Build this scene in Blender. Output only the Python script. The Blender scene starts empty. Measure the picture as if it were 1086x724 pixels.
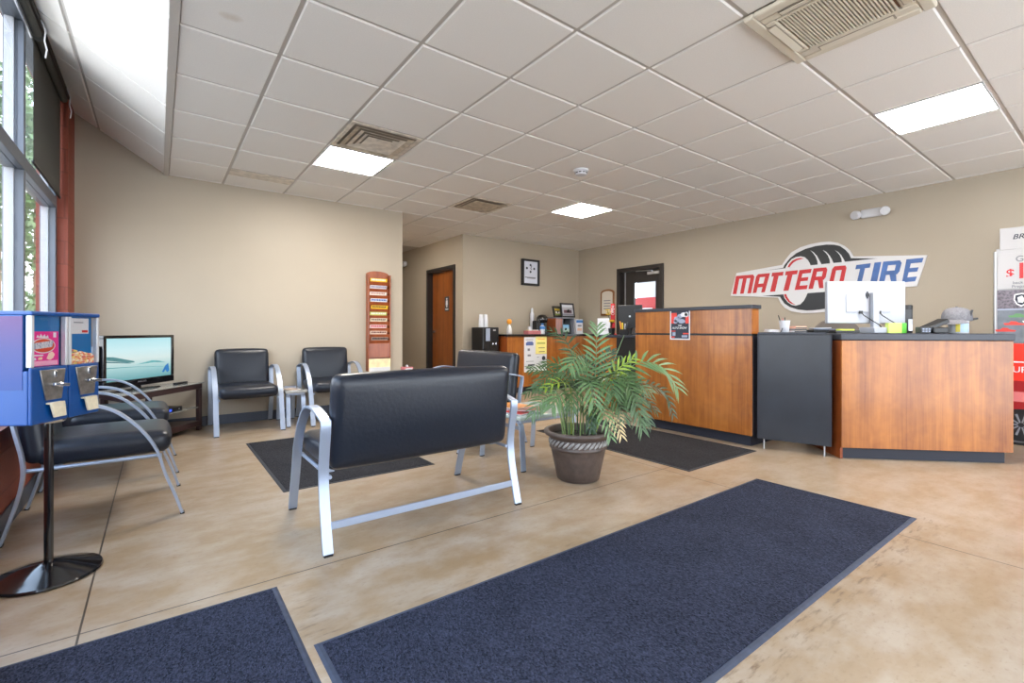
import bpy, bmesh, math, random
from mathutils import Matrix, Vector
random.seed(7)
SC = bpy.context.scene
COL = SC.collection
PI = math.pi
GEN = {"sign":{"outer":[[3.645,1.542],[3.558,1.865],[2.933,1.915],[2.883,1.988],[2.819,2.066],[2.708,2.12],[2.584,2.144],[2.465,2.152],[2.364,2.143],[2.285,2.117],[2.215,2.07],[2.161,2.012],[2.12,1.928],[1.435,1.858],[1.523,1.527],[1.64,1.525],[2.054,1.535],[2.115,1.505],[2.168,1.413],[2.25,1.33],[2.334,1.29],[2.42,1.271],[2.538,1.261],[2.69,1.262],[2.817,1.292],[2.898,1.338],[2.948,1.401],[2.982,1.481]],"tire_top":[[3.154,1.862],[2.916,1.873],[2.903,1.907],[2.834,1.991],[2.755,2.049],[2.645,2.091],[2.524,2.111],[2.407,2.112],[2.321,2.098],[2.258,2.073],[2.203,2.021],[2.162,1.965],[2.142,1.91],[1.883,1.876],[2.142,1.874],[2.335,1.872],[2.584,1.872],[2.867,1.866]],"tire_low":[[3.188,1.516],[2.932,1.519],[2.769,1.513],[2.614,1.517],[2.202,1.526],[2.216,1.464],[2.264,1.394],[2.334,1.338],[2.42,1.309],[2.538,1.295],[2.629,1.294],[2.737,1.31],[2.833,1.347],[2.899,1.395],[2.937,1.453],[2.957,1.489]],"hub_top":[[2.891,1.867],[2.859,1.924],[2.81,1.979],[2.755,2.0],[2.7,2.001],[2.653,1.984],[2.615,1.942],[2.592,1.895],[2.584,1.869]],"hub_low":[[2.915,1.525],[2.899,1.468],[2.858,1.411],[2.809,1.374],[2.761,1.362],[2.706,1.376],[2.663,1.422],[2.637,1.471],[2.618,1.52]],"arc_top":[[2.862,1.875],[2.841,1.917],[2.802,1.958],[2.751,1.977],[2.699,1.981],[2.661,1.966],[2.707,1.963],[2.751,1.952],[2.794,1.926],[2.825,1.891],[2.833,1.875]],"arc_low":[[2.907,1.521],[2.89,1.471],[2.853,1.417],[2.809,1.386],[2.758,1.372],[2.793,1.394],[2.833,1.43],[2.866,1.484],[2.877,1.521]],"groove1":[[2.587,2.063],[2.547,2.031],[2.512,1.985],[2.487,1.932],[2.46,1.872],[2.502,1.871],[2.506,1.918],[2.527,1.978],[2.554,2.023]],"groove2":[[2.446,2.05],[2.407,2.021],[2.371,1.972],[2.346,1.924],[2.327,1.871],[2.366,1.871],[2.369,1.918],[2.389,1.974],[2.414,2.013]],"groove3":[[2.31,2.027],[2.276,2.0],[2.244,1.959],[2.223,1.917],[2.204,1.872],[2.237,1.869],[2.241,1.911],[2.259,1.961],[2.282,1.996]]},"letters":[["M","r",[[[3.612,1.563],[3.557,1.562],[3.506,1.823],[3.562,1.824]],[[3.516,1.777],[3.461,1.776],[3.452,1.823],[3.506,1.823]],[[3.504,1.562],[3.451,1.561],[3.398,1.822],[3.452,1.823]],[[3.408,1.776],[3.355,1.775],[3.319,1.822],[3.398,1.822]],[[3.398,1.561],[3.347,1.56],[3.299,1.79],[3.319,1.822],[3.355,1.775]]]],["A","r",[[[3.323,1.56],[3.272,1.562],[3.224,1.774],[3.247,1.821],[3.275,1.79]],[[3.247,1.821],[3.224,1.774],[3.153,1.774],[3.088,1.82]],[[3.206,1.563],[3.157,1.564],[3.088,1.82],[3.153,1.774]],[[3.256,1.635],[3.188,1.636],[3.175,1.687],[3.244,1.686]]]],["T","r",[[[3.068,1.769],[2.92,1.772],[2.913,1.822],[3.059,1.821]],[[3.086,1.563],[3.02,1.565],[2.976,1.771],[3.038,1.77]]]],["T","r",[[[2.893,1.771],[2.745,1.774],[2.735,1.825],[2.883,1.823]],[[2.914,1.565],[2.849,1.566],[2.8,1.773],[2.863,1.772]]]],["E","r",[[[2.774,1.568],[2.727,1.568],[2.668,1.824],[2.715,1.823]],[[2.68,1.773],[2.583,1.775],[2.572,1.826],[2.668,1.824]],[[2.702,1.676],[2.619,1.677],[2.609,1.724],[2.692,1.722]],[[2.727,1.568],[2.629,1.57],[2.618,1.621],[2.715,1.62]]]],["R","r",[[[2.609,1.57],[2.557,1.57],[2.5,1.828],[2.549,1.828]],[[2.511,1.782],[2.443,1.782],[2.408,1.828],[2.5,1.828]],[[2.455,1.72],[2.412,1.704],[2.395,1.797],[2.408,1.828],[2.443,1.782]],[[2.534,1.674],[2.435,1.673],[2.412,1.704],[2.455,1.72],[2.524,1.72]],[[2.501,1.674],[2.485,1.57],[2.438,1.57],[2.443,1.673]]]],["N","r",[[[2.387,1.571],[2.339,1.571],[2.299,1.778],[2.316,1.83],[2.341,1.799]],[[2.316,1.83],[2.299,1.778],[2.237,1.778],[2.2,1.829]],[[2.276,1.571],[2.23,1.571],[2.188,1.798],[2.2,1.829],[2.237,1.778]]]],["T","b",[[[2.097,1.771],[1.953,1.776],[1.943,1.827],[2.087,1.821]],[[2.09,1.57],[2.041,1.57],[2.0,1.774],[2.049,1.773]]]],["I","b",[[[1.954,1.568],[1.889,1.569],[1.842,1.83],[1.907,1.83]]]],["R","b",[[[1.87,1.568],[1.818,1.568],[1.77,1.831],[1.824,1.831]],[[1.779,1.784],[1.706,1.783],[1.67,1.829],[1.77,1.831]],[[1.718,1.721],[1.674,1.705],[1.655,1.798],[1.67,1.829],[1.706,1.783]],[[1.799,1.674],[1.697,1.674],[1.674,1.705],[1.718,1.721],[1.79,1.721]],[[1.765,1.674],[1.747,1.569],[1.7,1.569],[1.705,1.674]]]],["E","b",[[[1.652,1.577],[1.614,1.579],[1.564,1.833],[1.612,1.833]],[[1.574,1.783],[1.478,1.783],[1.464,1.833],[1.564,1.833]],[[1.593,1.686],[1.518,1.688],[1.506,1.733],[1.584,1.732]],[[1.614,1.579],[1.536,1.582],[1.521,1.633],[1.604,1.63]]]]],"palm":[[[[2.492,2.358,0.563],[2.502,2.35,0.798],[2.522,2.36,1.06]],16,0.17,"l"],[[[2.432,2.44,0.626],[2.412,2.517,0.881],[2.395,2.579,0.977],[2.343,2.656,1.032]],9,0.13,"d"],[[[2.412,2.355,0.636],[2.376,2.32,0.804],[2.253,2.287,0.855],[2.152,2.262,0.786]],14,0.17,"l"],[[[2.33,2.478,0.562],[2.287,2.511,0.683],[2.192,2.544,0.739],[2.094,2.592,0.754]],13,0.12,"g"],[[[2.337,2.535,0.521],[2.318,2.637,0.601],[2.246,2.691,0.615],[2.166,2.726,0.562]],11,0.09,"g"],[[[2.341,2.432,0.566],[2.291,2.408,0.652],[2.185,2.399,0.673],[2.081,2.415,0.64]],8,0.1,"y"],[[[2.31,2.419,0.505],[2.232,2.365,0.596],[2.121,2.31,0.61],[2.037,2.298,0.533]],14,0.15,"l"],[[[2.275,2.457,0.503],[2.201,2.475,0.573],[2.118,2.487,0.553],[2.048,2.514,0.452]],13,0.12,"l"],[[[2.395,2.43,0.562],[2.386,2.499,0.705],[2.354,2.585,0.783],[2.29,2.658,0.782]],12,0.12,"g"],[[[2.476,2.307,0.57],[2.432,2.215,0.699],[2.387,2.124,0.709],[2.368,2.075,0.617]],14,0.16,"g"],[[[2.595,2.318,0.559],[2.708,2.284,0.711],[2.826,2.208,0.8],[2.952,2.114,0.759],[3.014,2.03,0.611]],15,0.19,"l"],[[[2.562,2.306,0.529],[2.588,2.286,0.684],[2.621,2.236,0.766],[2.693,2.17,0.834]],10,0.13,"y"],[[[2.627,2.319,0.556],[2.792,2.283,0.63],[2.964,2.229,0.623],[3.072,2.174,0.55],[3.118,2.14,0.394]],15,0.1,"d"],[[[2.533,2.289,0.6],[2.564,2.179,0.694],[2.573,2.072,0.588],[2.603,2.025,0.363]],18,0.14,"g"],[[[2.616,2.327,0.556],[2.742,2.295,0.604],[2.842,2.221,0.563],[2.931,2.154,0.439]],14,0.11,"d"],[[[2.65,2.34,0.517],[2.796,2.305,0.558],[2.883,2.252,0.486],[2.94,2.21,0.332]],13,0.11,"d"],[[[2.476,2.307,0.404],[2.445,2.218,0.505],[2.43,2.129,0.468],[2.444,2.069,0.338]],13,0.1,"t"],[[[2.455,2.323,0.404],[2.409,2.245,0.518],[2.37,2.149,0.471],[2.374,2.096,0.33]],13,0.11,"l"],[[[2.474,2.396,0.56],[2.452,2.45,0.726],[2.397,2.491,0.842]],13,0.14,"g"],[[[2.572,2.36,0.59],[2.676,2.345,0.743],[2.703,2.262,0.747],[2.707,2.197,0.684]],13,0.14,"g"],[[[2.583,2.389,0.586],[2.669,2.412,0.752],[2.726,2.408,0.877]],12,0.14,"d"],[[[2.43,2.466,0.555],[2.424,2.558,0.685],[2.397,2.653,0.693]],12,0.13,"d"],[[[2.497,2.291,0.47],[2.478,2.205,0.581],[2.476,2.12,0.54],[2.491,2.084,0.43]],13,0.12,"g"],[[[2.412,2.355,0.536],[2.34,2.284,0.679],[2.28,2.191,0.673],[2.256,2.135,0.558]],14,0.16,"l"],[[[2.395,2.43,0.596],[2.309,2.457,0.726],[2.204,2.498,0.715],[2.117,2.538,0.638]],14,0.13,"g"],[[[2.405,2.385,0.533],[2.31,2.344,0.631],[2.205,2.273,0.633],[2.153,2.236,0.53]],13,0.14,"g"],[[[2.545,2.318,0.563],[2.603,2.237,0.647],[2.677,2.157,0.669],[2.764,2.079,0.598]],14,0.13,"g"],[[[2.554,2.436,0.549],[2.587,2.486,0.709],[2.581,2.54,0.819]],13,0.15,"d"],[[[2.59,2.322,0.525],[2.653,2.237,0.563],[2.688,2.149,0.491],[2.717,2.09,0.391]],13,0.12,"g"],[[[2.381,2.378,0.437],[2.351,2.313,0.514],[2.324,2.233,0.489],[2.305,2.198,0.377]],11,0.1,"d"],[[[2.583,2.352,0.624],[2.671,2.323,0.827],[2.742,2.296,0.999]],0,0.1,"l"]]}

# ------------------------------------------------------------------ materials
def lin(c):
    return tuple(((v/255.0)/12.92 if v/255.0 <= 0.04045 else ((v/255.0+0.055)/1.055)**2.4) for v in c)
def mat(name, rgb, rough=0.5, metal=0.0, noise=None, bump=None, coat=0.0, emit=0.0, spec=0.5, alpha=None, trans=0.0):
    """noise=(scale, amount, (sx,sy,sz)); bump=(scale, strength)"""
    m = bpy.data.materials.new(name); m.use_nodes = True
    nt = m.node_tree; b = nt.nodes['Principled BSDF']
    c = lin(rgb) + (1,)
    b.inputs['Base Color'].default_value = c
    b.inputs['Roughness'].default_value = rough
    b.inputs['Metallic'].default_value = metal
    b.inputs['Specular IOR Level'].default_value = spec
    if coat: b.inputs['Coat Weight'].default_value = coat; b.inputs['Coat Roughness'].default_value = 0.12
    if trans: b.inputs['Transmission Weight'].default_value = trans
    if emit:
        b.inputs['Emission Color'].default_value = c; b.inputs['Emission Strength'].default_value = emit
    if noise or bump:
        tc = nt.nodes.new('ShaderNodeTexCoord')
    if noise:
        sc, amt, st = noise
        mp = nt.nodes.new('ShaderNodeMapping'); mp.inputs['Scale'].default_value = st
        nt.links.new(tc.outputs['Object'], mp.inputs['Vector'])
        nz = nt.nodes.new('ShaderNodeTexNoise'); nz.inputs['Scale'].default_value = sc; nz.inputs['Detail'].default_value = 4
        nt.links.new(mp.outputs['Vector'], nz.inputs['Vector'])
        r = nt.nodes.new('ShaderNodeValToRGB')
        r.color_ramp.elements[0].position = .3; r.color_ramp.elements[1].position = .7
        r.color_ramp.elements[0].color = tuple(max(0, v*(1-amt)) for v in c[:3]) + (1,)
        r.color_ramp.elements[1].color = tuple(min(1, v*(1+amt)) for v in c[:3]) + (1,)
        nt.links.new(nz.outputs['Fac'], r.inputs['Fac']); nt.links.new(r.outputs['Color'], b.inputs['Base Color'])
    if bump:
        nz2 = nt.nodes.new('ShaderNodeTexNoise'); nz2.inputs['Scale'].default_value = bump[0]; nz2.inputs['Detail'].default_value = 3
        nt.links.new(tc.outputs['Object'], nz2.inputs['Vector'])
        bp = nt.nodes.new('ShaderNodeBump'); bp.inputs['Strength'].default_value = bump[1]; bp.inputs['Distance'].default_value = .01
        nt.links.new(nz2.outputs['Fac'], bp.inputs['Height']); nt.links.new(bp.outputs['Normal'], b.inputs['Normal'])
    return m
def N(nt, t, **k):
    n = nt.nodes.new(t)
    for a, v in k.items(): setattr(n, a, v)
    return n
def math_node(nt, op, a, b=None, c=None):
    n = N(nt, 'ShaderNodeMath', operation=op)
    for i, v in enumerate((a, b, c)):
        if v is None: continue
        if hasattr(v, 'links') or hasattr(v, 'is_linked'): nt.links.new(v, n.inputs[i])
        else: n.inputs[i].default_value = v
    return n.outputs[0]
def mixc(nt, fac, a, b):
    n = N(nt, 'ShaderNodeMix', data_type='RGBA')
    if hasattr(fac, 'is_linked'): nt.links.new(fac, n.inputs[0])
    else: n.inputs[0].default_value = fac
    for i, v in ((6, a), (7, b)):
        if hasattr(v, 'is_linked'): nt.links.new(v, n.inputs[i])
        else: n.inputs[i].default_value = v
    return n.outputs[2]

def floor_mat():
    m = bpy.data.materials.new('polished_concrete'); m.use_nodes = True
    nt = m.node_tree; b = nt.nodes['Principled BSDF']
    tc = N(nt, 'ShaderNodeTexCoord'); sp = N(nt, 'ShaderNodeSeparateXYZ')
    nt.links.new(tc.outputs['Object'], sp.inputs[0])
    def nz(sc, det, st=(1,1,1), w=None):
        mp = N(nt, 'ShaderNodeMapping'); mp.inputs['Scale'].default_value = st
        nt.links.new(tc.outputs['Object'], mp.inputs[0])
        n = N(nt, 'ShaderNodeTexNoise'); n.inputs['Scale'].default_value = sc; n.inputs['Detail'].default_value = det
        n.inputs['Roughness'].default_value = .6
        nt.links.new(mp.outputs[0], n.inputs['Vector']); return n.outputs['Fac']
    def ramp(fac, p0, p1, c0, c1):
        r = N(nt, 'ShaderNodeValToRGB'); r.color_ramp.elements[0].position = p0; r.color_ramp.elements[1].position = p1
        r.color_ramp.elements[0].color = c0; r.color_ramp.elements[1].color = c1
        nt.links.new(fac, r.inputs['Fac']); return r.outputs['Color']
    A = lin(FLOOR_A)+(1,); B = lin(FLOOR_B)+(1,); Cc = lin(FLOOR_C)+(1,)
    big = nz(.9, 5); fine = nz(9, 6, (1,2.2,1)); speck = nz(60, 3)
    base = ramp(big, .35, .68, A, B)
    f2 = ramp(fine, .35, .7, (0,0,0,1), (1,1,1,1))
    col = mixc(nt, math_node(nt, 'MULTIPLY', f2, .35), base, Cc)
    mot = ramp(nz(4.2, 8, (1,1.5,1)), .40, .66, (0,0,0,1), (1,1,1,1))
    col = mixc(nt, math_node(nt, 'MULTIPLY', mot, .6), col, lin(FLOOR_D)+(1,))
    pit = ramp(nz(38, 6, (1,1.7,1)), .56, .72, (0,0,0,1), (1,1,1,1))
    col = mixc(nt, math_node(nt, 'MULTIPLY', pit, .38), col, lin((112,86,58))+(1,))
    # walked-in dirt next to the mats (stains with a shape of their own)
    d1 = ramp(nz(26, 5, (.35,1.6,1)), .52, .66, (0,0,0,1), (1,1,1,1))
    def band(lo, hi, ax):
        return math_node(nt, 'MULTIPLY', math_node(nt, 'GREATER_THAN', ax, lo), math_node(nt, 'LESS_THAN', ax, hi))
    X_, Y_ = sp.outputs[0], sp.outputs[1]
    def soft(ax, c, w):
        t = math_node(nt, 'DIVIDE', math_node(nt, 'ABSOLUTE', math_node(nt, 'SUBTRACT', ax, c)), w)
        return math_node(nt, 'MAXIMUM', math_node(nt, 'SUBTRACT', 1.0, t), 0.0)
    g1 = math_node(nt, 'MULTIPLY', soft(X_, .42, .10), soft(Y_, 1.85, .32))
    g2 = math_node(nt, 'MULTIPLY', soft(Y_, .72, .13), band(1.0, 3.4, X_))
    g3 = math_node(nt, 'MULTIPLY', soft(Y_, 1.66, .06), band(.45, 3.3, X_))
    dirt = math_node(nt, 'MULTIPLY', math_node(nt, 'MINIMUM', math_node(nt, 'ADD', math_node(nt, 'ADD', g1, g2), math_node(nt, 'MULTIPLY', g3, .5)), 1.0), d1)
    col = mixc(nt, math_node(nt, 'MULTIPLY', dirt, .75), col, lin((92,70,48))+(1,))
    # saw-cut control joints
    def line(ax, v): return math_node(nt, 'LESS_THAN', math_node(nt, 'ABSOLUTE', math_node(nt, 'SUBTRACT', ax, v)), .0034)
    j = line(Y_, 2.16)
    for v in (-.212, 3.013): j = math_node(nt, 'MAXIMUM', j, line(X_, v))
    j = math_node(nt, 'MAXIMUM', j, line(Y_, 5.35))
    col = mixc(nt, math_node(nt, 'MULTIPLY', j, .85), col, (.018,.013,.010,1))
    nt.links.new(col, b.inputs['Base Color'])
    ro = N(nt, 'ShaderNodeMapRange'); nt.links.new(fine, ro.inputs[0]); ro.inputs[3].default_value = .28; ro.inputs[4].default_value = .36
    nt.links.new(ro.outputs[0], b.inputs['Roughness'])
    b.inputs['Specular IOR Level'].default_value = .5
    bp = N(nt, 'ShaderNodeBump'); bp.inputs['Strength'].default_value = .05; bp.inputs['Distance'].default_value = .01
    nt.links.new(fine, bp.inputs['Height']); nt.links.new(bp.outputs[0], b.inputs['Normal'])
    return m
def wood_mat(name, c0, c1, rough=.32, coat=.25, scale=1.0, axis=2):
    m = bpy.data.materials.new(name); m.use_nodes = True
    nt = m.node_tree; b = nt.nodes['Principled BSDF']
    tc = N(nt, 'ShaderNodeTexCoord')
    def nz(sc, det, st):
        mp = N(nt, 'ShaderNodeMapping'); mp.inputs['Scale'].default_value = st
        nt.links.new(tc.outputs['Object'], mp.inputs[0])
        n = N(nt, 'ShaderNodeTexNoise'); n.inputs['Scale'].default_value = sc; n.inputs['Detail'].default_value = det
        n.inputs['Distortion'].default_value = .6
        nt.links.new(mp.outputs[0], n.inputs['Vector']); return n.outputs['Fac']
    s = [1,1,1]; s[axis] = .12
    s2 = [1,1,1]; s2[axis] = .03
    a = nz(9*scale, 6, s); f = nz(55*scale, 4, s2); g = nz(16*scale, 5, [.7,.7,.7])
    v = math_node(nt, 'ADD', math_node(nt, 'MULTIPLY', a, .5), math_node(nt, 'ADD', math_node(nt, 'MULTIPLY', f, .3), math_node(nt, 'MULTIPLY', g, .2)))
    r = N(nt, 'ShaderNodeValToRGB'); r.color_ramp.elements[0].position = .36; r.color_ramp.elements[1].position = .64
    r.color_ramp.elements[0].color = lin(c0)+(1,); r.color_ramp.elements[1].color = lin(c1)+(1,)
    nt.links.new(v, r.inputs['Fac']); nt.links.new(r.outputs['Color'], b.inputs['Base Color'])
    b.inputs['Roughness'].default_value = rough; b.inputs['Coat Weight'].default_value = coat; b.inputs['Coat Roughness'].default_value = .1
    return m
def carpet_mat(name, c0, c1, scale=150, weave=True):
    m = bpy.data.materials.new(name); m.use_nodes = True
    nt = m.node_tree; b = nt.nodes['Principled BSDF']
    tc = N(nt, 'ShaderNodeTexCoord')
    v = N(nt, 'ShaderNodeTexVoronoi'); v.inputs['Scale'].default_value = scale
    mp = N(nt, 'ShaderNodeMapping'); mp.inputs['Scale'].default_value = (1, .55, 1); mp.inputs['Rotation'].default_value = (0,0,.5)
    nt.links.new(tc.outputs['Object'], mp.inputs[0]); nt.links.new(mp.outputs[0], v.inputs['Vector'])
    n = N(nt, 'ShaderNodeTexNoise'); n.inputs['Scale'].default_value = 3.2; n.inputs['Detail'].default_value = 5
    nt.links.new(tc.outputs['Object'], n.inputs['Vector'])
    w = N(nt, 'ShaderNodeTexNoise'); w.inputs['Scale'].default_value = 260; w.inputs['Detail'].default_value = 1
    nt.links.new(tc.outputs['Object'], w.inputs['Vector'])
    t = math_node(nt, 'ADD', math_node(nt, 'MULTIPLY', v.outputs['Color'], .45), math_node(nt, 'ADD', math_node(nt, 'MULTIPLY', n.outputs['Fac'], .25), math_node(nt, 'MULTIPLY', w.outputs['Fac'], .4)))
    r = N(nt, 'ShaderNodeValToRGB'); r.color_ramp.elements[0].position = .32; r.color_ramp.elements[1].position = .78
    r.color_ramp.elements[0].color = lin(c0)+(1,); r.color_ramp.elements[1].color = lin(c1)+(1,)
    nt.links.new(t, r.inputs['Fac']); nt.links.new(r.outputs['Color'], b.inputs['Base Color'])
    b.inputs['Roughness'].default_value = .95; b.inputs['Specular IOR Level'].default_value = .15
    bp = N(nt, 'ShaderNodeBump'); bp.inputs['Strength'].default_value = .7; bp.inputs['Distance'].default_value = .006
    nt.links.new(v.outputs['Distance'], bp.inputs['Height']); nt.links.new(bp.outputs[0], b.inputs['Normal'])
    return m
def block_mat(name, rgb):
    m = bpy.data.materials.new(name); m.use_nodes = True
    nt = m.node_tree; b = nt.nodes['Principled BSDF']
    tc = N(nt, 'ShaderNodeTexCoord'); sp = N(nt, 'ShaderNodeSeparateXYZ'); nt.links.new(tc.outputs['Object'], sp.inputs[0])
    cb = N(nt, 'ShaderNodeCombineXYZ')
    nt.links.new(math_node(nt, 'ADD', sp.outputs[0], sp.outputs[1]), cb.inputs[0]); nt.links.new(sp.outputs[2], cb.inputs[1])
    br = N(nt, 'ShaderNodeTexBrick'); br.inputs['Scale'].default_value = 1.0
    br.inputs['Brick Width'].default_value = .4; br.inputs['Row Height'].default_value = .2; br.inputs['Mortar Size'].default_value = .006
    br.inputs['Color1'].default_value = lin(rgb)+(1,); br.inputs['Color2'].default_value = lin([v*.95 for v in rgb])+(1,); br.inputs['Mortar'].default_value = lin([v*.86 for v in rgb])+(1,)
    nt.links.new(cb.outputs[0], br.inputs['Vector']); nt.links.new(br.outputs['Color'], b.inputs['Base Color'])
    nz = N(nt, 'ShaderNodeTexNoise'); nz.inputs['Scale'].default_value = 90; nz.inputs['Detail'].default_value = 4
    nt.links.new(tc.outputs['Object'], nz.inputs['Vector'])
    h = math_node(nt, 'SUBTRACT', math_node(nt, 'MULTIPLY', nz.outputs['Fac'], .5), math_node(nt, 'MULTIPLY', br.outputs['Fac'], .8))
    bp = N(nt, 'ShaderNodeBump'); bp.inputs['Strength'].default_value = .5; bp.inputs['Distance'].default_value = .008
    nt.links.new(h, bp.inputs['Height']); nt.links.new(bp.outputs[0], b.inputs['Normal'])
    b.inputs['Roughness'].default_value = .55
    return m
def glass_mat(name, tint=(1,1,1), gloss=.08):
    m = bpy.data.materials.new(name); m.use_nodes = True
    nt = m.node_tree; nt.nodes.clear()
    o = N(nt, 'ShaderNodeOutputMaterial'); t = N(nt, 'ShaderNodeBsdfTransparent'); g = N(nt, 'ShaderNodeBsdfGlossy')
    t.inputs[0].default_value = tint+(1,); g.inputs['Roughness'].default_value = .02
    mx = N(nt, 'ShaderNodeMixShader'); lw = N(nt, 'ShaderNodeLayerWeight')
    fac = math_node(nt, 'ADD', math_node(nt, 'MULTIPLY', math_node(nt, 'POWER', lw.outputs['Facing'], 5.0), .5), .03)
    nt.links.new(fac, mx.inputs[0]); nt.links.new(t.outputs[0], mx.inputs[1]); nt.links.new(g.outputs[0], mx.inputs[2])
    nt.links.new(mx.outputs[0], o.inputs[0])
    return m
def gradient_mat(name, stops, z0, z1, axis=2, rough=.4, emit=0.0, noise=0.0):
    """colours that run across a printed or shown picture along one object axis"""
    m = bpy.data.materials.new(name); m.use_nodes = True
    nt = m.node_tree; b = nt.nodes['Principled BSDF']
    tc = N(nt, 'ShaderNodeTexCoord'); sp = N(nt, 'ShaderNodeSeparateXYZ'); nt.links.new(tc.outputs['Object'], sp.inputs[0])
    v = math_node(nt, 'DIVIDE', math_node(nt, 'SUBTRACT', sp.outputs[axis], z0), z1-z0)
    if noise:
        nz = N(nt, 'ShaderNodeTexNoise'); nz.inputs['Scale'].default_value = 14; nt.links.new(tc.outputs['Object'], nz.inputs['Vector'])
        v = math_node(nt, 'ADD', v, math_node(nt, 'MULTIPLY', math_node(nt, 'SUBTRACT', nz.outputs['Fac'], .5), noise))
    r = N(nt, 'ShaderNodeValToRGB')
    e = r.color_ramp.elements
    while len(e) < len(stops): e.new(.5)
    for el, (p, c) in zip(e, stops): el.position = p; el.color = lin(c)+(1,)
    nt.links.new(v, r.inputs['Fac'])
    if emit:
        nt.links.new(r.outputs['Color'], b.inputs['Emission Color']); b.inputs['Emission Strength'].default_value = emit
        b.inputs['Base Color'].default_value = (.01,.01,.01,1)
    else: nt.links.new(r.outputs['Color'], b.inputs['Base Color'])
    b.inputs['Roughness'].default_value = rough
    return m

FLOOR_A = (149,124,93); FLOOR_B = (167,148,125); FLOOR_C = (136,109,76); FLOOR_D = (179,168,154)
M = {}
M['floor'] = floor_mat()
M['wall'] = mat('taupe_wall_paint', (172,161,144), .5, noise=(1.2,.03,(1,1,1)), bump=(120,.06))
M['tile'] = mat('white_ceiling_tile', (240,237,233), .9, noise=(160,.03,(1,1,1)), bump=(220,.12))
def stain(m, x, y):
    nt = m.node_tree; b = nt.nodes['Principled BSDF']; old = b.inputs['Base Color'].links[0].from_socket
    tc = N(nt,'ShaderNodeTexCoord'); sp = N(nt,'ShaderNodeSeparateXYZ'); nt.links.new(tc.outputs['Object'], sp.inputs[0])
    nz = N(nt,'ShaderNodeTexNoise'); nz.inputs['Scale'].default_value = 22; nt.links.new(tc.outputs['Object'], nz.inputs['Vector'])
    dx = math_node(nt,'DIVIDE',math_node(nt,'SUBTRACT',sp.outputs[0],x),.06); dy = math_node(nt,'DIVIDE',math_node(nt,'SUBTRACT',sp.outputs[1],y),.045)
    d = math_node(nt,'ADD',math_node(nt,'ADD',math_node(nt,'MULTIPLY',dx,dx),math_node(nt,'MULTIPLY',dy,dy)),math_node(nt,'MULTIPLY',nz.outputs['Fac'],.9))
    f = math_node(nt,'MULTIPLY',math_node(nt,'MAXIMUM',math_node(nt,'SUBTRACT',1.35,d),0.0),.32)
    nt.links.new(mixc(nt, f, old, lin((176,148,104))+(1,)), b.inputs['Base Color'])
stain(M['tile'], .30, 2.80)
M['grid'] = mat('grey_ceiling_grid', (196,191,186), .6)
M['base'] = mat('navy_vinyl_baseboard', (66,72,86), .45)
M['red'] = block_mat('red_painted_block', (142,66,46))
M['wood'] = wood_mat('cherry_laminate', (126,68,22), (178,110,44))
M['wood_dark'] = wood_mat('dark_red_brown_wood', (122,54,20), (158,80,34))
M['door_wood'] = wood_mat('brown_door_veneer', (112,56,16), (150,84,30), scale=.7)
M['charcoal'] = mat('charcoal_laminate', (32,36,44), .34, noise=(5,.2,(1,1,1)))
M['ledge'] = mat('dark_slate_laminate', (46,50,60), .45, noise=(90,.12,(1,1,1)))
M['kick'] = mat('navy_black_toe_kick', (26,29,42), .55)
M['black_frame'] = mat('black_brown_door_frame_paint', (38,33,31), .42)
M['leather'] = mat('black_vinyl_upholstery', (23,29,40), .33, bump=(55,.10), spec=.45)
M['silver'] = mat('silver_painted_steel', (166,178,198), .36, metal=.55)
M['alum'] = mat('brushed_aluminium', (190,192,196), .3, metal=.9)
M['monitor_white'] = mat('monitor_white_plastic', (164,168,178), .4)
M['stand_white'] = mat('white_display_board', (180,180,183), .5)
M['strip'] = mat('pale_aluminium_strip', (206,208,212), .35, metal=.25)
M['chrome'] = mat('bright_chrome', (215,215,218), .12, metal=1.0)
M['black'] = mat('black_plastic', (22,22,24), .4)
M['glossblack'] = mat('gloss_black_paint', (14,12,14), .12, coat=.5)
M['darkgrey'] = mat('dark_grey_plastic', (58,60,64), .5)
M['white'] = mat('white_plastic', (208,209,214), .4)
M['paper'] = mat('white_paper', (220,220,224), .8)
M['mullion'] = mat('grey_window_frame', (104,110,120), .4, metal=.3)
M['navy'] = carpet_mat('navy_mat_pile', (17,19,29), (64,69,88), 230)
M['blackmat'] = carpet_mat('charcoal_mat_pile', (22,22,25), (62,61,64), 230)
M['rubber'] = mat('grey_rubber_mat_edge', (58,65,82), .7, noise=(30,.2,(1,1,1)))
M['rubber_dark'] = mat('black_rubber_mat_edge', (42,42,46), .7)
M['glass'] = glass_mat('clear_window_glass')
M['shade'] = mat('grey_roller_fabric', (74,74,70), .85, bump=(300,.1))
M['headrail'] = mat('dark_shade_headrail', (40,36,34), .5)
M['emit'] = mat('lit_light_panel', (255,247,236), .5, emit=30.0)
M['vent'] = mat('dusty_vent_metal', (216,208,196), .5, noise=(14,.22,(1,1,1)))
M['vent_dirty'] = mat('stained_vent_metal', (186,174,156), .6, noise=(16,.3,(1,1,1)))
M['dark_hole'] = mat('dark_duct', (150,142,130), .9)
M['cream'] = mat('cream_plastic', (214,206,190), .45)
M['brownslot'] = mat('brown_filter_mesh', (128,96,78), .8)
M['stand_brown'] = mat('dark_brown_metal', (58,42,42), .4)
M['smoke_glass'] = mat('dark_glass_shelf', (150,150,146), .08, spec=.6)
M['frost'] = mat('frosted_green_glass', (178,190,184), .2, spec=.5)
M['terracotta'] = mat('dark_bronze_glazed_pot', (78,66,60), .42, noise=(20,.25,(1,1,1)), bump=(60,.2))
M['rope'] = mat('grey_stone_rope_band', (150,148,144), .55, noise=(40,.25,(1,1,1)))
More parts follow.
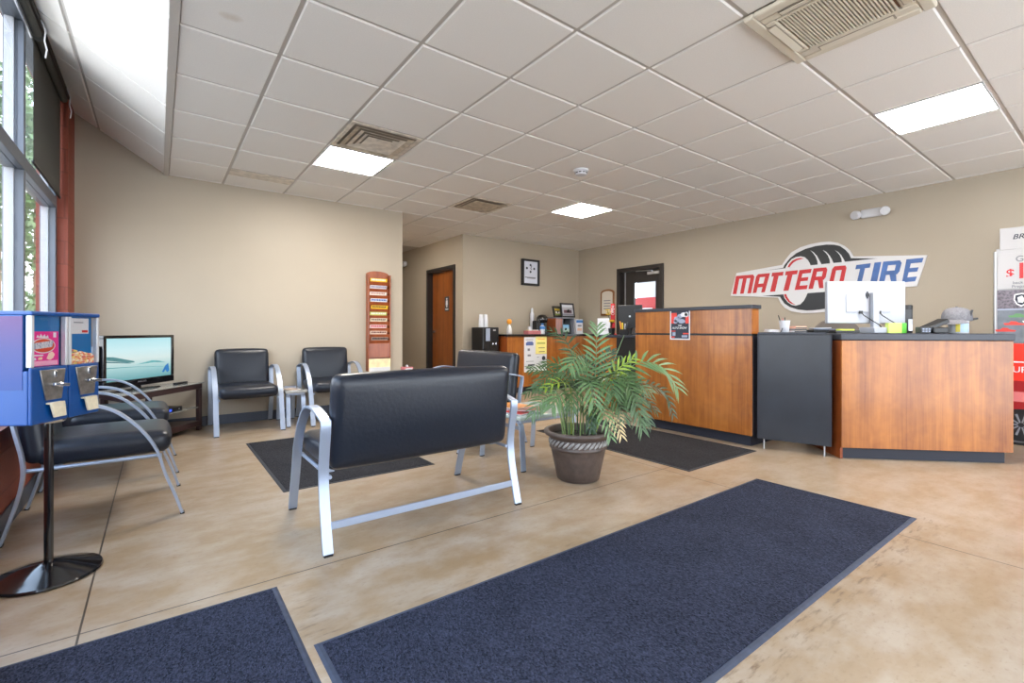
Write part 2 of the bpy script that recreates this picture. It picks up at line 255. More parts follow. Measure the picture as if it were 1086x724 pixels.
M['soil'] = mat('dark_potting_soil', (38,34,28), .95, noise=(60,.5,(1,1,1)), bump=(80,.6))
M['leaf_g'] = mat('mid_green_leaf', (66,94,54), .42, noise=(10,.18,(1,1,1)))
M['leaf_d'] = mat('dark_green_leaf', (42,68,40), .42, noise=(10,.2,(1,1,1)))  # darker green paints in the shade on fronds deeper in the palm
M['leaf_l'] = mat('grey_green_leaf', (96,126,82), .42, noise=(10,.15,(1,1,1)))  # grey-green leaf with its highlights painted into the colour
M['leaf_y'] = mat('yellow_green_leaf', (132,156,48), .42, noise=(10,.15,(1,1,1)))
M['leaf_t'] = mat('dry_tan_leaf', (196,176,132), .6, noise=(14,.25,(1,1,1)))
M['stem'] = mat('green_cane', (120,138,84), .5)
M['vend_blue'] = mat('royal_blue_enamel', (0,70,140), .34, coat=.1)
M['vend_card'] = mat('deep_teal_backing_card', (4,104,168), .5)
M['pink'] = mat('hot_pink_print', (226,40,140), .45)
M['signred'] = mat('red_sign_vinyl', (186,18,26), .4)
M['signblue'] = mat('steel_blue_sign_vinyl', (58,94,154), .4, noise=(5,.35,(1,1,1)))
M['signblack'] = mat('near_black_sign_vinyl', (26,28,30), .4)
M['signgreen'] = gradient_mat('black_to_dark_green_sign_vinyl', [(0,(22,24,30)),(.55,(30,48,44)),(1,(26,30,32))], 2.2, 3.1, axis=1)
M['signwhite'] = mat('white_sign_board', (216,215,217), .45)
M['orange'] = mat('orange_cap', (244,160,50), .5)
M['yellow'] = mat('yellow_petal', (240,206,40), .6)
M['bluelabel'] = mat('blue_label', (56,120,190), .5)
M['pinklid'] = mat('dusty_pink_tray', (186,110,112), .5)
M['greenbox'] = mat('green_box', (96,190,70), .5)
M['lime'] = mat('pale_lime_paper', (206,226,120), .7)
M['yellowpaper'] = mat('pale_yellow_paper', (240,228,140), .8)
M['capgrey'] = mat('heather_grey_cloth', (112,112,118), .95, noise=(90,.22,(1,1,1)))
M['creamcard'] = mat('cream_card', (238,214,168), .6, noise=(12,.2,(1,1,1)))
M['posterred'] = mat('poster_red', (214,62,52), .5)
M['posternavy'] = mat('poster_dark_navy', (36,42,58), .5)
M['posterblue'] = mat('poster_blue_grey', (150,160,182), .5)
M['inkgrey'] = mat('grey_ink', (120,122,130), .7)
M['inkblue'] = mat('blue_ink', (80,96,150), .7)
M['plaquegold'] = mat('brown_wood_moulding', (128,84,44), .4)
M['redcab'] = mat('red_tool_chest_enamel', (176,40,46), .35)
M['corr'] = mat('white_corrugated_sheet', (170,176,180), .5)
M['asphalt'] = mat('pale_paving', (214,211,206), .9, noise=(2,.08,(1,1,1)))
M['asphalt_dark'] = mat('grey_side_paving', (136,130,120), .9, noise=(2,.08,(1,1,1)))
M['bush'] = mat('garden_leaf_green', (66,90,48), .6, noise=(3,.3,(1,1,1)))
M['bark'] = mat('tree_bark', (110,90,70), .9)
M['purple'] = gradient_mat('blue_to_violet_side_reflection', [(0,(16,58,128)),(.45,(50,58,122)),(1,(92,52,108))], .82, 1.1)  # reflection on the glossy blue side, painted as a colour gradient

# ------------------------------------------------------------------ mesh helpers
class MB:
    def __init__(s): s.v = []; s.f = []; s.mi = []; s.k = 0
    def add(s, vs, fs):
        o = len(s.v); s.v += [tuple(v) for v in vs]
        for f in fs: s.f.append(tuple(i+o for i in f)); s.mi.append(s.k)
        return s
    def m(s, k): s.k = k; return s
    def box(s, x0, x1, y0, y1, z0, z1):
        return s.add([(x0,y0,z0),(x1,y0,z0),(x1,y1,z0),(x0,y1,z0),(x0,y0,z1),(x1,y0,z1),(x1,y1,z1),(x0,y1,z1)],
                     [(0,3,2,1),(4,5,6,7),(0,1,5,4),(1,2,6,5),(2,3,7,6),(3,0,4,7)])
    def tbox(s, mx, x0, x1, y0, y1, z0, z1):
        o = len(s.v); s.box(x0,x1,y0,y1,z0,z1)
        for i in range(o, len(s.v)): s.v[i] = tuple(mx @ Vector(s.v[i]))
        return s
    def prism(s, poly, fn, t0, t1):
        """poly 2D, fn(a,b,t)->xyz"""
        n = len(poly)
        vs = [fn(a,b,t0) for a,b in poly] + [fn(a,b,t1) for a,b in poly]
        fs = [tuple(range(n))[::-1], tuple(range(n,2*n))] + [(i,(i+1)%n,n+(i+1)%n,n+i) for i in range(n)]
        return s.add(vs, fs)
    def cyl(s, c, r, h, n=20, r2=None, ax=2):
        r2 = r if r2 is None else r2
        vs = []
        for k,(rr,t) in enumerate(((r,0),(r2,h))):
            for i in range(n):
                a = 2*PI*i/n; p = [rr*math.cos(a), rr*math.sin(a), t]
                if ax == 0: p = [p[2],p[0],p[1]]
                elif ax == 1: p = [p[1],p[2],p[0]]
                vs.append((c[0]+p[0],c[1]+p[1],c[2]+p[2]))
        return s.add(vs, [tuple(range(n))[::-1], tuple(range(n,2*n))]+[(i,(i+1)%n,n+(i+1)%n,n+i) for i in range(n)])
    def lathe(s, prof, c=(0,0,0), n=32, sx=1, sy=1):
        vs = []; fs = []
        for r,z in prof:
            for i in range(n):
                a = 2*PI*i/n; vs.append((c[0]+sx*r*math.cos(a), c[1]+sy*r*math.sin(a), c[2]+z))
        for j in range(len(prof)-1):
            for i in range(n): fs.append((j*n+i, j*n+(i+1)%n, (j+1)*n+(i+1)%n, (j+1)*n+i))
        if prof[0][0] > 1e-6: fs.append(tuple(range(n))[::-1])
        if prof[-1][0] > 1e-6: fs.append(tuple(range((len(prof)-1)*n, len(prof)*n)))
        return s.add(vs, fs)
    def tube(s, pts, r, n=8):
        P = [Vector(p) for p in pts]; vs = []; fs = []
        T = [(P[min(i+1,len(P)-1)]-P[max(i-1,0)]).normalized() for i in range(len(P))]
        u = T[0].orthogonal().normalized()
        for i,p in enumerate(P):
            u = (u - T[i]*u.dot(T[i]));
            u = u.normalized() if u.length > 1e-6 else T[i].orthogonal().normalized()
            w = T[i].cross(u); rr = r[i] if isinstance(r,(list,tuple)) else r
            for k in range(n):
                a = 2*PI*k/n; vs.append(p + u*rr*math.cos(a) + w*rr*math.sin(a))
        for i in range(len(P)-1):
            for k in range(n): fs.append((i*n+k, i*n+(k+1)%n, (i+1)*n+(k+1)%n, (i+1)*n+k))
        fs += [tuple(range(n))[::-1], tuple(range((len(P)-1)*n, len(P)*n))]
        return s.add(vs, fs)
    def strap(s, pts, x0, x1, t):
        """flat bar bent along pts (y,z), spanning x0..x1, thickness t"""
        P = [Vector((0,a,b)) for a,b in pts]; n = len(P); L = []; R = []
        for i in range(n):
            d0 = (P[i]-P[i-1]).normalized() if i else (P[1]-P[0]).normalized()
            d1 = (P[i+1]-P[i]).normalized() if i < n-1 else d0
            n0 = Vector((0,-d0.z,d0.y)); n1 = Vector((0,-d1.z,d1.y)); m = (n0+n1)
            m = m.normalized(); k = 1/max(.5, m.dot(n0))
            L.append(P[i]+m*t*.5*k); R.append(P[i]-m*t*.5*k)
        vs = []
        for i in range(n):
            for q,x in ((L[i],x0),(L[i],x1),(R[i],x1),(R[i],x0)): vs.append((x,q.y,q.z))
        fs = [(0,1,2,3), tuple((n-1)*4+k for k in (3,2,1,0))]
        for i in range(n-1):
            for k in range(4): fs.append((i*4+k, (i+1)*4+k, (i+1)*4+(k+1)%4, i*4+(k+1)%4))
        return s.add(vs, fs)
    def softbox(s, x0, x1, y0, y1, z0, z1, r=.03, puff=(0,0,0), nx=14, ny=10, nz=6):
        """cushion: rounded box whose faces bulge by puff"""
        c = Vector(((x0+x1)/2,(y0+y1)/2,(z0+z1)/2)); h = Vector(((x1-x0)/2,(y1-y0)/2,(z1-z0)/2))
        idx = {}; vs = []; fs = []
        def ease(i,n,hh):   # denser near the ends
            t = -math.cos(PI*i/n); return t*hh
        def vid(i,j,k):
            if (i,j,k) not in idx:
                p = Vector((ease(i,nx,h.x), ease(j,ny,h.y), ease(k,nz,h.z)))
                q = Vector([max(-h[a]+r, min(h[a]-r, p[a])) for a in range(3)])
                d = p-q
                if d.length > 1e-9: p = q + d.normalized()*r if sum(abs(d[a])>1e-9 for a in range(3))>1 else p
                f = [1-(p[a]/h[a])**2 for a in range(3)]
                g = Vector((puff[0]*(p.x/h.x)*max(0,f[1])*max(0,f[2]), puff[1]*(p.y/h.y)*max(0,f[0])*max(0,f[2]), puff[2]*(p.z/h.z)*max(0,f[0])*max(0,f[1])))
                idx[(i,j,k)] = len(vs); vs.append(c+p+g)
            return idx[(i,j,k)]
        for i in range(nx):
            for j in range(ny):
                fs.append((vid(i,j,0),vid(i,j+1,0),vid(i+1,j+1,0),vid(i+1,j,0))); fs.append((vid(i,j,nz),vid(i+1,j,nz),vid(i+1,j+1,nz),vid(i,j+1,nz)))
        for i in range(nx):
            for k in range(nz):
                fs.append((vid(i,0,k),vid(i+1,0,k),vid(i+1,0,k+1),vid(i,0,k+1))); fs.append((vid(i,ny,k),vid(i,ny,k+1),vid(i+1,ny,k+1),vid(i+1,ny,k)))
        for j in range(ny):
            for k in range(nz):
                fs.append((vid(0,j,k),vid(0,j,k+1),vid(0,j+1,k+1),vid(0,j+1,k))); fs.append((vid(nx,j,k),vid(nx,j+1,k),vid(nx,j+1,k+1),vid(nx,j,k+1)))
        return s.add(vs, fs)
    def xf(s, mx):
        s.v = [tuple(mx @ Vector(v)) for v in s.v]; return s
    def build(s, name, mats, parent=None, bevel=0, smooth=True, local=None, ang=40):
        me = bpy.data.meshes.new(name); me.from_pydata(s.v, [], s.f)
        for mm in (mats if isinstance(mats,(list,tuple)) else [mats]): me.materials.append(mm)
        if any(s.mi): me.polygons.foreach_set('material_index', s.mi)
        bm = bmesh.new(); bm.from_mesh(me); bmesh.ops.recalc_face_normals(bm, faces=bm.faces); bm.to_mesh(me); bm.free()
        if smooth:
            me.polygons.foreach_set('use_smooth', [True]*len(me.polygons)); me.set_sharp_from_angle(angle=math.radians(ang))
        me.update()
        o = bpy.data.objects.new(name, me); COL.objects.link(o)
        if parent is not None: o.parent = parent
        if bevel:
            b = o.modifiers.new('bevel','BEVEL'); b.width = bevel; b.segments = 2; b.limit_method = 'ANGLE'; b.angle_limit = math.radians(50)
        return o
def tag(o, label, cat, group=None):
    o['label'] = label; o['category'] = cat
    if group: o['group'] = group
    return o
def thing(name, label, cat, loc=(0,0,0), rz=0, group=None):
    o = bpy.data.objects.new(name, None); COL.objects.link(o)
    o.location = loc; o.rotation_euler = (0,0,rz); o.empty_display_size = .1
    return tag(o, label, cat, group)
def struct(o):
    o['kind'] = 'structure'; return o
def dup(root, loc, rz, label):
    r = root.copy(); COL.objects.link(r); r.location = loc; r.rotation_euler = (0,0,rz); r['label'] = label
    for ch in list(root.children):
        c = ch.copy(); COL.objects.link(c); c.parent = r
        for g in list(ch.children):
            d = g.copy(); COL.objects.link(d); d.parent = c
    return r
def text(name, body, size, mx, material, parent=None, shear=0.0, sx=1.0, depth=.0015):
    cu = bpy.data.curves.new(name, 'FONT'); cu.body = body; cu.size = size; cu.extrude = depth/2; cu.shear = shear
    cu.align_x = 'CENTER'; cu.align_y = 'CENTER'; cu.offset = size*.012
    t = bpy.data.objects.new(name, cu); COL.objects.link(t)
    dg = bpy.context.evaluated_depsgraph_get(); me = bpy.data.meshes.new_from_object(t.evaluated_get(dg))
    bpy.data.objects.remove(t)
    me.transform(mx @ Matrix.Diagonal((sx,1,1,1))); me.materials.clear(); me.materials.append(material); me.name = name
    o = bpy.data.objects.new(name, me); COL.objects.link(o)
    if parent is not None: o.parent = parent
    return o
def T(x,y,z): return Matrix.Translation((x,y,z))
def face_mx(origin, right, up):
    r = Vector(right).normalized(); u = Vector(up).normalized(); n = r.cross(u)
    m = Matrix((r,u,n)).transposed().to_4x4(); m.translation = Vector(origin); return m
def bez(p0,p1,p2,t): return Vector(p0)*(1-t)**2 + Vector(p1)*2*t*(1-t) + Vector(p2)*t*t
def catmull(pts, n=6):
    P = [Vector(p) for p in pts]; out = []
    for i in range(len(P)-1):
        a,b,c,d = P[max(i-1,0)],P[i],P[i+1],P[min(i+2,len(P)-1)]
        for k in range(n):
            t = k/n; out.append(.5*((2*b)+(c-a)*t+(2*a-5*b+4*c-d)*t*t+(3*b-a-3*c+d)*t**3))
    out.append(P[-1]); return out

# ------------------------------------------------------------------ room shell
ZC = 2.625
XW, YT, YC, XS, XH, YE, Y0 = -.63, 6.05, 6.79, 6.73, 4.05, 9.7, -2.4   # window wall, tv wall, clock wall, sign wall, hall wall, hall end, front
XG = [-.0681*.61+.0+.61*i for i in range(0,13)]           # ceiling runners (X)
XG[0] = .067
YG = [(3.9698+.9836*j)*.61 for j in range(-9,11)]         # cross tees (Y)
o = struct(MB().box(-.83,10.2,Y0,9.9,-.12,0).build('floor', M['floor'], smooth=False))

LIGHTS = [(1.178,4.22),(4.228,4.22),(4.228,.622)]
def cell(x,y): return (min(range(len(XG)), key=lambda i: abs(XG[i]-x)), min(range(len(YG)), key=lambda j: abs(YG[j]-y)))
SKIP = {cell(x,y) for x,y in LIGHTS+[(1.178,3.62),(3.008,4.82),(2.398,.622),(.568,5.42)]}
cb = MB()
cb.m(1).box(.05, XS+.12, Y0, 9.82, ZC+.009, ZC+.06)        # grid plane with the tiles hung just below it
g = .0105
def tile(mb, fn, a0, a1, b0, b1):
    """tile with a bevelled (tegular) edge, fn(a,b,t) -> point, t<0 below"""
    e = .006
    lo = [(a0+e,b0+e),(a1-e,b0+e),(a1-e,b1-e),(a0+e,b1-e)]; hi = [(a0,b0),(a1,b0),(a1,b1),(a0,b1)]
    vs = [fn(a,b,0.0) for a,b in lo] + [fn(a,b,.009) for a,b in hi]
    mb.add(vs, [(0,1,2,3)] + [(i,(i+1)%4,4+(i+1)%4,4+i) for i in range(4)])
cb.m(0)
for i in range(len(XG)-1):
    for j in range(len(YG)-1):
        x0, x1, y0, y1 = XG[i]+g, min(XG[i+1],XS+.02)-g, YG[j]+g, YG[j+1]-g
        if i == 0: x0 = XG[0]+.022
        if y1 < Y0 or y0 > 9.6 or (i,j) in SKIP: continue
        cx, cy = (x0+x1)/2, (y0+y1)/2
        if x1 < 2.6 and y0 > YT: continue
        if x0 > XH+.1 and y0 > YC: continue
        if x1-x0 < .03: continue
        tile(cb, lambda a,b,t: (a,b,ZC+t), x0, x1, y0, y1)
struct(cb.build('ceiling', [M['tile'],M['grid']], smooth=False))
# sloping strip of ceiling that climbs to the head of the windows
SL = Vector((-.697,0,.445)).normalized(); SN = Vector((SL.z,0,-SL.x))    # SN points up and out
def sfn(s,y,t):
    p = Vector((.067,y,ZC)) + SL*s + SN*t; return (p.x,p.y,p.z)
sb = MB()
sb.m(1).prism([(-.01,Y0),(.86,Y0),(.86,YT+.1),(-.01,YT+.1)], sfn, .009, .05)
sb.m(0)
for a0,a1 in ((.024,.615),(.637,.835)):
    for j in range(len(YG)-1):
        if YG[j+1] < Y0 or YG[j] > YT: continue
        tile(sb, sfn, a0, a1, YG[j]+.004, min(YG[j+1],YT+.03)-.004)
o = struct(sb.build('ceiling_slope', [M['tile'],M['grid']], smooth=False))
struct(MB().box(.045,.088,Y0,YT,ZC-.008,ZC+.03).build('trim_1', M['grid'], smooth=False))

def wallbox(name, m, *boxes):
    b = MB()
    for q in boxes: b.box(*q)
    return struct(b.build(name, m, smooth=False))
wallbox('wall_back', M['wall'], (XW,2.66,YT,YT+.12,0,3.25), (2.54,2.66,YT+.12,YE,0,ZC+.02))
wallbox('wall_hall', M['wall'], (XH,XH+.14,YC+.1301,7.03,0,ZC+.02), (XH,XH+.14,8.09,YE,0,ZC+.02), (XH,XH+.14,7.03,8.09,2.15,ZC+.02), (2.54,XH+.14,YE,YE+.12,0,ZC+.02))
wallbox('wall_clock', M['wall'], (XH,XS+.12,YC,YC+.13,0,ZC+.02))
wallbox('wall_right', M['wall'], (XS,XS+.12,Y0,4.80,0,ZC+.02), (XS,XS+.12,5.79,YC,0,ZC+.02), (XS,XS+.12,4.80,5.79,2.15,ZC+.02))
wallbox('wall_left', M['red'], (-.83,XW,5.65,YT+.12,0,3.25), (-.83,XW,Y0,5.65,0,.52), (-.83,XW,Y0,5.65,3.10,3.25))
wallbox('wall_front_light_block', M['wall'], (XW,XS+.12,Y0-.12,Y0,2.35,3.25), (-.83,1.1,Y0-.12,Y0,-.1,2.35), (3.0,3.35,Y0-.12,Y0,-.1,2.35), (6.2,XS+.12,Y0-.12,Y0,-.1,2.35))  # unseen header and piers, added to cut daylight on the sloping ceiling
def base(name, *boxes): 
    b = MB()
    for q in boxes: b.box(*q)
    return struct(b.build(name, M['base'], bevel=.003, smooth=False))
base('baseboard_back', (XW+.012,2.672,YT-.012,YT-.001,0.001,.105), (2.661,2.672,YT-.012,YE,0.001,.105))
base('baseboard_left', (XW+.001,XW+.012,Y0,YT-.013,0.001,.105))
base('baseboard_right', (XS-.012,XS-.001,Y0,4.74,0.001,.105), (XS-.012,XS-.001,5.85,YC-.013,0.001,.105))
base('baseboard_hall', (XH-.012,XH-.001,YC,6.97,0.001,.105), (XH-.012,XH-.001,8.15,YE,0.001,.105), (XH+.001,XS-.013,YC-.012,YC-.001,0.001,.105))

# storefront windows: one curtain wall, panes and bars as children
win = MB()
win.box(-.80,-.70,Y0,5.65,.52,.58); win.box(-.80,-.70,Y0,5.65,3.04,3.10)
wo = struct(win.build('window_1', M['mullion'], bevel=.004, smooth=False))
mys = [5.59,4.385,3.18,1.975,.77,-.435,-1.64]
for i,y in enumerate(mys):
    h = .06 if i == 0 else .05
    MB().box(-.80,-.70,y,y+h,.58,3.04).build('mullion', M['mullion'], wo, bevel=.004, smooth=False)
MB().box(-.795,-.695,Y0,5.59,2.07,2.16).build('transom', M['mullion'], wo, bevel=.004, smooth=False)
for i in range(len(mys)-1):
    for z0,z1 in ((.58,2.07),(2.16,3.04)):
        MB().box(-.736,-.730,mys[i+1]+.05,mys[i],z0,z1).build('pane', M['glass'], wo, smooth=False)
        MB().box(-.79,-.745,mys[i]-.018,mys[i],z0,z1).build('glazing_strip', M['white'], wo, smooth=False)  # white strip paints the sky-lit outer side of the mullion

# roller shades
def shade(name, label, y0, y1, zb, drop):
    r = thing(name, label, 'window shade', (-.675,(y0+y1)/2,3.0))
    L = (y1-y0)/2
    MB().box(-.012,.06,-L-.02,L+.02,.035,.10).build('headrail', M['headrail'], r, bevel=.004)
    MB().cyl((.02,-L,.02),.026,2*L,14,ax=1).build('roller_tube', M['shade'], r)
    if drop:
        MB().box(-.0045,-.0025,-L,L,zb-3.0,.03).build('fabric', M['shade'], r)
    MB().box(-.010,.004,-L,L,zb-3.0-.022,zb-3.0).build('bottom_bar', M['alum'] if not drop else M['headrail'], r, bevel=.003)
    return r
s1 = shade('roller_shade', 'dark grey roller shade pulled down over the window bay beside the red block pier', 4.53, 5.62, 2.18, True)
s2 = shade('roller_shade', 'roller shade rolled right up above the nearer window bay, its pale bottom bar showing', 3.34, 4.47, 3.0, False)
for r,yy,c in ((s1,.35,'pull_cord'),(s2,.42,'pull_cord')):
    MB().tube([(.064,yy,.05),(.085,yy-.01,-.02),(.078,yy+.005,-.08),(.092,yy-.015,-.14),(.086,yy-.02,-.20)], .0045, 6).build(c, M['paper'], r)

# ------------------------------------------------------------------ doors
# hall (washroom) door
d = struct(MB().box(XH-.02,XH+.15,7.03,7.09,0,2.15).box(XH-.02,XH+.15,8.03,8.09,0,2.15).box(XH-.02,XH+.15,7.09,8.03,2.09,2.15).build('door_1', M['black_frame'], bevel=.004, smooth=False))
lf = MB().box(XH+.085,XH+.13,7.093,8.027,.008,2.087).build('door_leaf', M['door_wood'], d, bevel=.003, smooth=False)
hd = MB().cyl((XH+.065,7.95,1.0),.028,.022,18,ax=0).tube([(XH+.065,7.95,1.0),(XH+.03,7.95,1.0),(XH+.025,7.93,1.0),(XH+.025,7.84,.998)],.009,8).build('lever_handle', M['chrome'], d)
t = thing('washroom_sign', 'small dark washroom plate with a white figure on the brown hallway door', 'sign', (XH+.084,7.47,1.50))
MB().box(-.006,0,-.075,.075,-.13,.13).build('plate', M['darkgrey'], t, bevel=.003)
fg = MB()
F_ = lambda a,b,t_: (-.006-t_,-a,b)
fg.prism([(.018*math.cos(k*PI/6),.088+.018*math.sin(k*PI/6)) for k in range(12)], F_, 0, .002)
fg.prism([(-.028,.062),(.028,.062),(.036,-.02),(.024,-.02),(.018,.03),(.018,-.06),(.003,-.06),(.003,-.015),(-.003,-.015),(-.003,-.06),(-.018,-.06),(-.018,.03),(-.024,-.02),(-.036,-.02)], F_, 0, .002)
fg.prism([(-.05,-.085),(.05,-.085),(.05,-.105),(-.05,-.105)], F_, 0, .002)
fg.build('figure', M['paper'], t)
# shop door in the sign wall
d = struct(MB().box(XS-.03,XS+.14,4.80,4.87,0,2.15).box(XS-.03,XS+.14,5.72,5.79,0,2.15).box(XS-.03,XS+.14,4.87,5.72,2.08,2.15).build('door_2', M['black_frame'], bevel=.004, smooth=False))
lf = MB().box(XS+.05,XS+.095,4.873,4.99,.01,2.077).box(XS+.05,XS+.095,5.46,5.64,.01,2.077).box(XS+.05,XS+.095,4.99,5.46,1.875,2.077).box(XS+.05,XS+.095,4.99,5.46,.01,.95).build('door_leaf', M['black_frame'], d, bevel=.003, smooth=False)
MB().box(XS+.068,XS+.074,4.99,5.46,.95,1.875).build('pane', M['glass'], d, smooth=False)
MB().box(XS+.046,XS+.051,4.985,5.00,.95,1.885).box(XS+.046,XS+.051,5.45,5.465,.95,1.885).box(XS+.046,XS+.051,5.0,5.45,1.87,1.885).build('glazing_strip', M['darkgrey'], d, smooth=False)
MB().box(XS+.04,XS+.06,5.64,5.66,.01,2.078).build('weather_strip', M['alum'], d, smooth=False)
MB().box(XS+.055,XS+.09,5.66,5.719,.01,2.078).build('side_filler', M['black_frame'], d, smooth=False)
MB().box(XS+.0,XS+.048,4.90,5.14,1.99,2.04).build('door_closer', M['alum'], d, bevel=.005)
MB().tube([(XS+.02,5.04,2.045),(XS+.0,5.05,2.06),(XS-.01,5.32,2.068),(XS+.03,5.40,2.075)],.008,6).build('closer_arm', M['alum'], d)

# the workshop seen through that door
cw = MB()
for k in range(40):
    y = 3.6+k*.1; cw.box(9.55,9.62 if k%2 else 9.58,y,y+.1,0,3.6)
struct(cw.build('wall_shop', M['corr'], smooth=False))
struct(MB().box(XS+.125,9.7,3.2,8.4,3.6,3.7).build('ceiling_shop_light_block', M['corr'], smooth=False))  # unseen roof added to keep the workshop dim
tc_ = thing('tool_chest', 'tall red workshop tool chest seen through the glass of the shop door', 'tool chest', (8.9,7.0,0))
MB().box(-.3,.3,-.75,.2,.1,1.76).build('cabinet', M['redcab'], tc_, bevel=.01)
for k in range(6):
    dr = MB().box(-.325,-.302,-.72,.17,.16+k*.235,.37+k*.235).build('drawer', M['redcab'], tc_, bevel=.004)
    MB().box(-.345,-.326,-.6,.05,.33+k*.235,.35+k*.235).build('handle', M['alum'], dr, bevel=.003)
for s_ in (-.65,.1): MB().cyl((0,s_,.0),.05,.1,14).build('caster', M['black'], tc_)
tc2 = thing('tool_cabinet', 'second red workshop cabinet with black top right of the tall chest behind the shop door', 'tool cabinet', (8.9,5.75,0))
MB().box(-.3,.3,-.35,.3,.0,1.60).build('cabinet', M['redcab'], tc2, bevel=.01)
MB().box(-.33,.32,-.37,.32,1.60,1.66).build('top', M['black'], tc2, bevel=.006)
for k in range(4): MB().box(-.32,-.302,-.32,.27,.14+k*.33,.44+k*.33).build('drawer', M['darkgrey'], tc2, bevel=.004)

# ------------------------------------------------------------------ ceiling fixtures
lab = {0:'square lit ceiling panel next to the stained air vent over the waiting chairs',1:'square lit ceiling panel in the middle of the ceiling, the farthest from the camera',2:'large bright ceiling panel nearest the reception counter and wall sign'}
for i,(x,y) in enumerate(LIGHTS):
    t = thing('ceiling_light', lab[i], 'ceiling light', (x+.305,y+.3,ZC), 0, 'lit ceiling panels')
    MB().box(-.294,.294,-.289,.289,.003,.009).build('diffuser', M['emit'], t, smooth=False)
    f = MB()
    for a in ((-.296,-.284,-.291,.291),(.284,.296,-.291,.291),(-.284,.284,-.291,-.28),(-.284,.284,.28,.291)): f.box(a[0],a[1],a[2],a[3],-.002,.0085)
    f.build('frame', M['white'], t, smooth=False)
def diffuser(label, x, y, mat_main, mat_in, flat=False):
    t = thing('air_vent', label, 'air vent', (x+.305,y+.3,ZC), 0, 'ceiling air vents')
    fl = MB()
    for a in ((-.295,.295,-.29,-.255),(-.295,.295,.255,.29),(-.295,-.262,-.255,.255),(.262,.295,-.255,.255)): fl.box(a[0],a[1],a[2],a[3],-.001,.008)
    fl.build('flange', mat_main, t, smooth=False)
    MB().box(-.262,.262,-.255,.255,.0065,.0085).build('duct_opening', M['dark_hole'], t, smooth=False)
    def ring(o0,i0,z0,z1):
        vs = [(sx*o0,sy*o0,z0) for sx,sy in ((-1,-1),(1,-1),(1,1),(-1,1))]+[(sx*i0,sy*i0,z1) for sx,sy in ((-1,-1),(1,-1),(1,1),(-1,1))]
        w = [(p[0]*.985,p[1]*.985,p[2]+.0015) for p in vs]
        b = MB().add(vs+w, [(i,(i+1)%4,4+(i+1)%4,4+i) for i in range(4)]+[(8+i,12+i,12+(i+1)%4,8+(i+1)%4) for i in range(4)]+[(i,8+i,8+(i+1)%4,(i+1)%4) for i in range(4)]+[(4+i,4+(i+1)%4,12+(i+1)%4,12+i) for i in range(4)])
        return b
    if not flat:
        for o0,i0 in ((.245,.205),(.192,.155),(.142,.11)):
            ring(o0,i0,-.012,-.002).build('louvre', mat_in if o0>.2 else mat_main, t, smooth=False)
        MB().box(-.10,.10,-.10,.10,-.013,-.009).build('centre_plate', mat_main, t, bevel=.003)
    else:
        ring(.24,.20,-.006,.005).build('louvre', mat_in, t, smooth=False)
        MB().box(-.185,.185,-.185,.185,-.010,-.004).build('centre_plate', mat_in, t, bevel=.004)
    return t
diffuser('stained square stepped air vent directly beside the lit panel above the waiting area', 1.178, 3.62, M['vent'], M['vent_dirty'])
diffuser('flat beige square air vent with a plain centre plate nearest the hallway', 3.008, 4.82, M['vent'], M['vent_dirty'], True)
t = thing('slot_vent', 'narrow grey slot vent in the ceiling just in front of the television wall', 'air vent', (.873,5.72,ZC))
MB().box(-.294,.294,-.27,-.06,.000,.0085).build('slot', M['vent'], t, bevel=.002)
MB().box(-.294,.294,-.05,.29,.0,.0085).build('filler_tile', M['tile'], t, bevel=.002)
# cassette air conditioner
t = thing('cassette_air_conditioner', 'cream ceiling cassette air conditioner with brown louvred grille at the top of the view', 'air conditioner', (2.703,.922,ZC))
K = .315
pn = MB()
for a in ((-K,K,-K,-.262),(-K,K,.262,K),(-K,-.262,-.262,.262),(.262,K,-.262,.262)): pn.box(a[0],a[1],a[2],a[3],-.028,.0)
for a in ((-.262,-.205,-.262,.262),(.205,.262,-.262,.262),(-.205,.205,-.262,-.205),(-.205,.205,.205,.262)): pn.box(a[0],a[1],a[2],a[3],-.026,.0)
pn.build('panel', M['cream'], t, bevel=.008)
for k in range(4):
    mx = Matrix.Rotation(k*PI/2,4,'Z')
    MB().tbox(mx, -.17,.17,-.262,-.218,-.0285,-.0262).build('slot_mouth', M['dark_hole'], t, smooth=False)
    MB().tbox(mx @ T(0,-.240,-.031) @ Matrix.Rotation(.2,4,'X'), -.163,.163,-.017,.017,-.0015,.0015).build('vane', M['cream'], t, smooth=False)
gr = MB()
MB().box(-.2,.2,-.2,.2,-.014,-.010).build('filter', M['brownslot'], t, smooth=False)
for k in range(27):
    y = -.19+k*.0146; gr.box(-.2,.2,y-.0036,y+.0036,-.027,-.016)
for x in (-.197,.197): gr.box(x-.006,x+.006,-.2,.2,-.028,-.014)
gr.build('grille', M['cream'], t, smooth=False)
t = thing('smoke_detector', 'small round white smoke detector on the ceiling between the vents and light panels', 'smoke detector', (3.37,3.37,ZC))
MB().lathe([(.001,-.055),(.03,-.055),(.052,-.05),(.058,-.038),(.058,-.02),(.072,-.016),(.074,0),(.001,0)],n=28).build('body', M['white'], t)
sl = MB()
for k in range(10):
    a = k*2*PI/10; sl.tbox(Matrix.Rotation(a,4,'Z'), .0565,.0595,-.012,.012,-.038,-.028)
sl.build('vent_slots', M['darkgrey'], t, smooth=False)
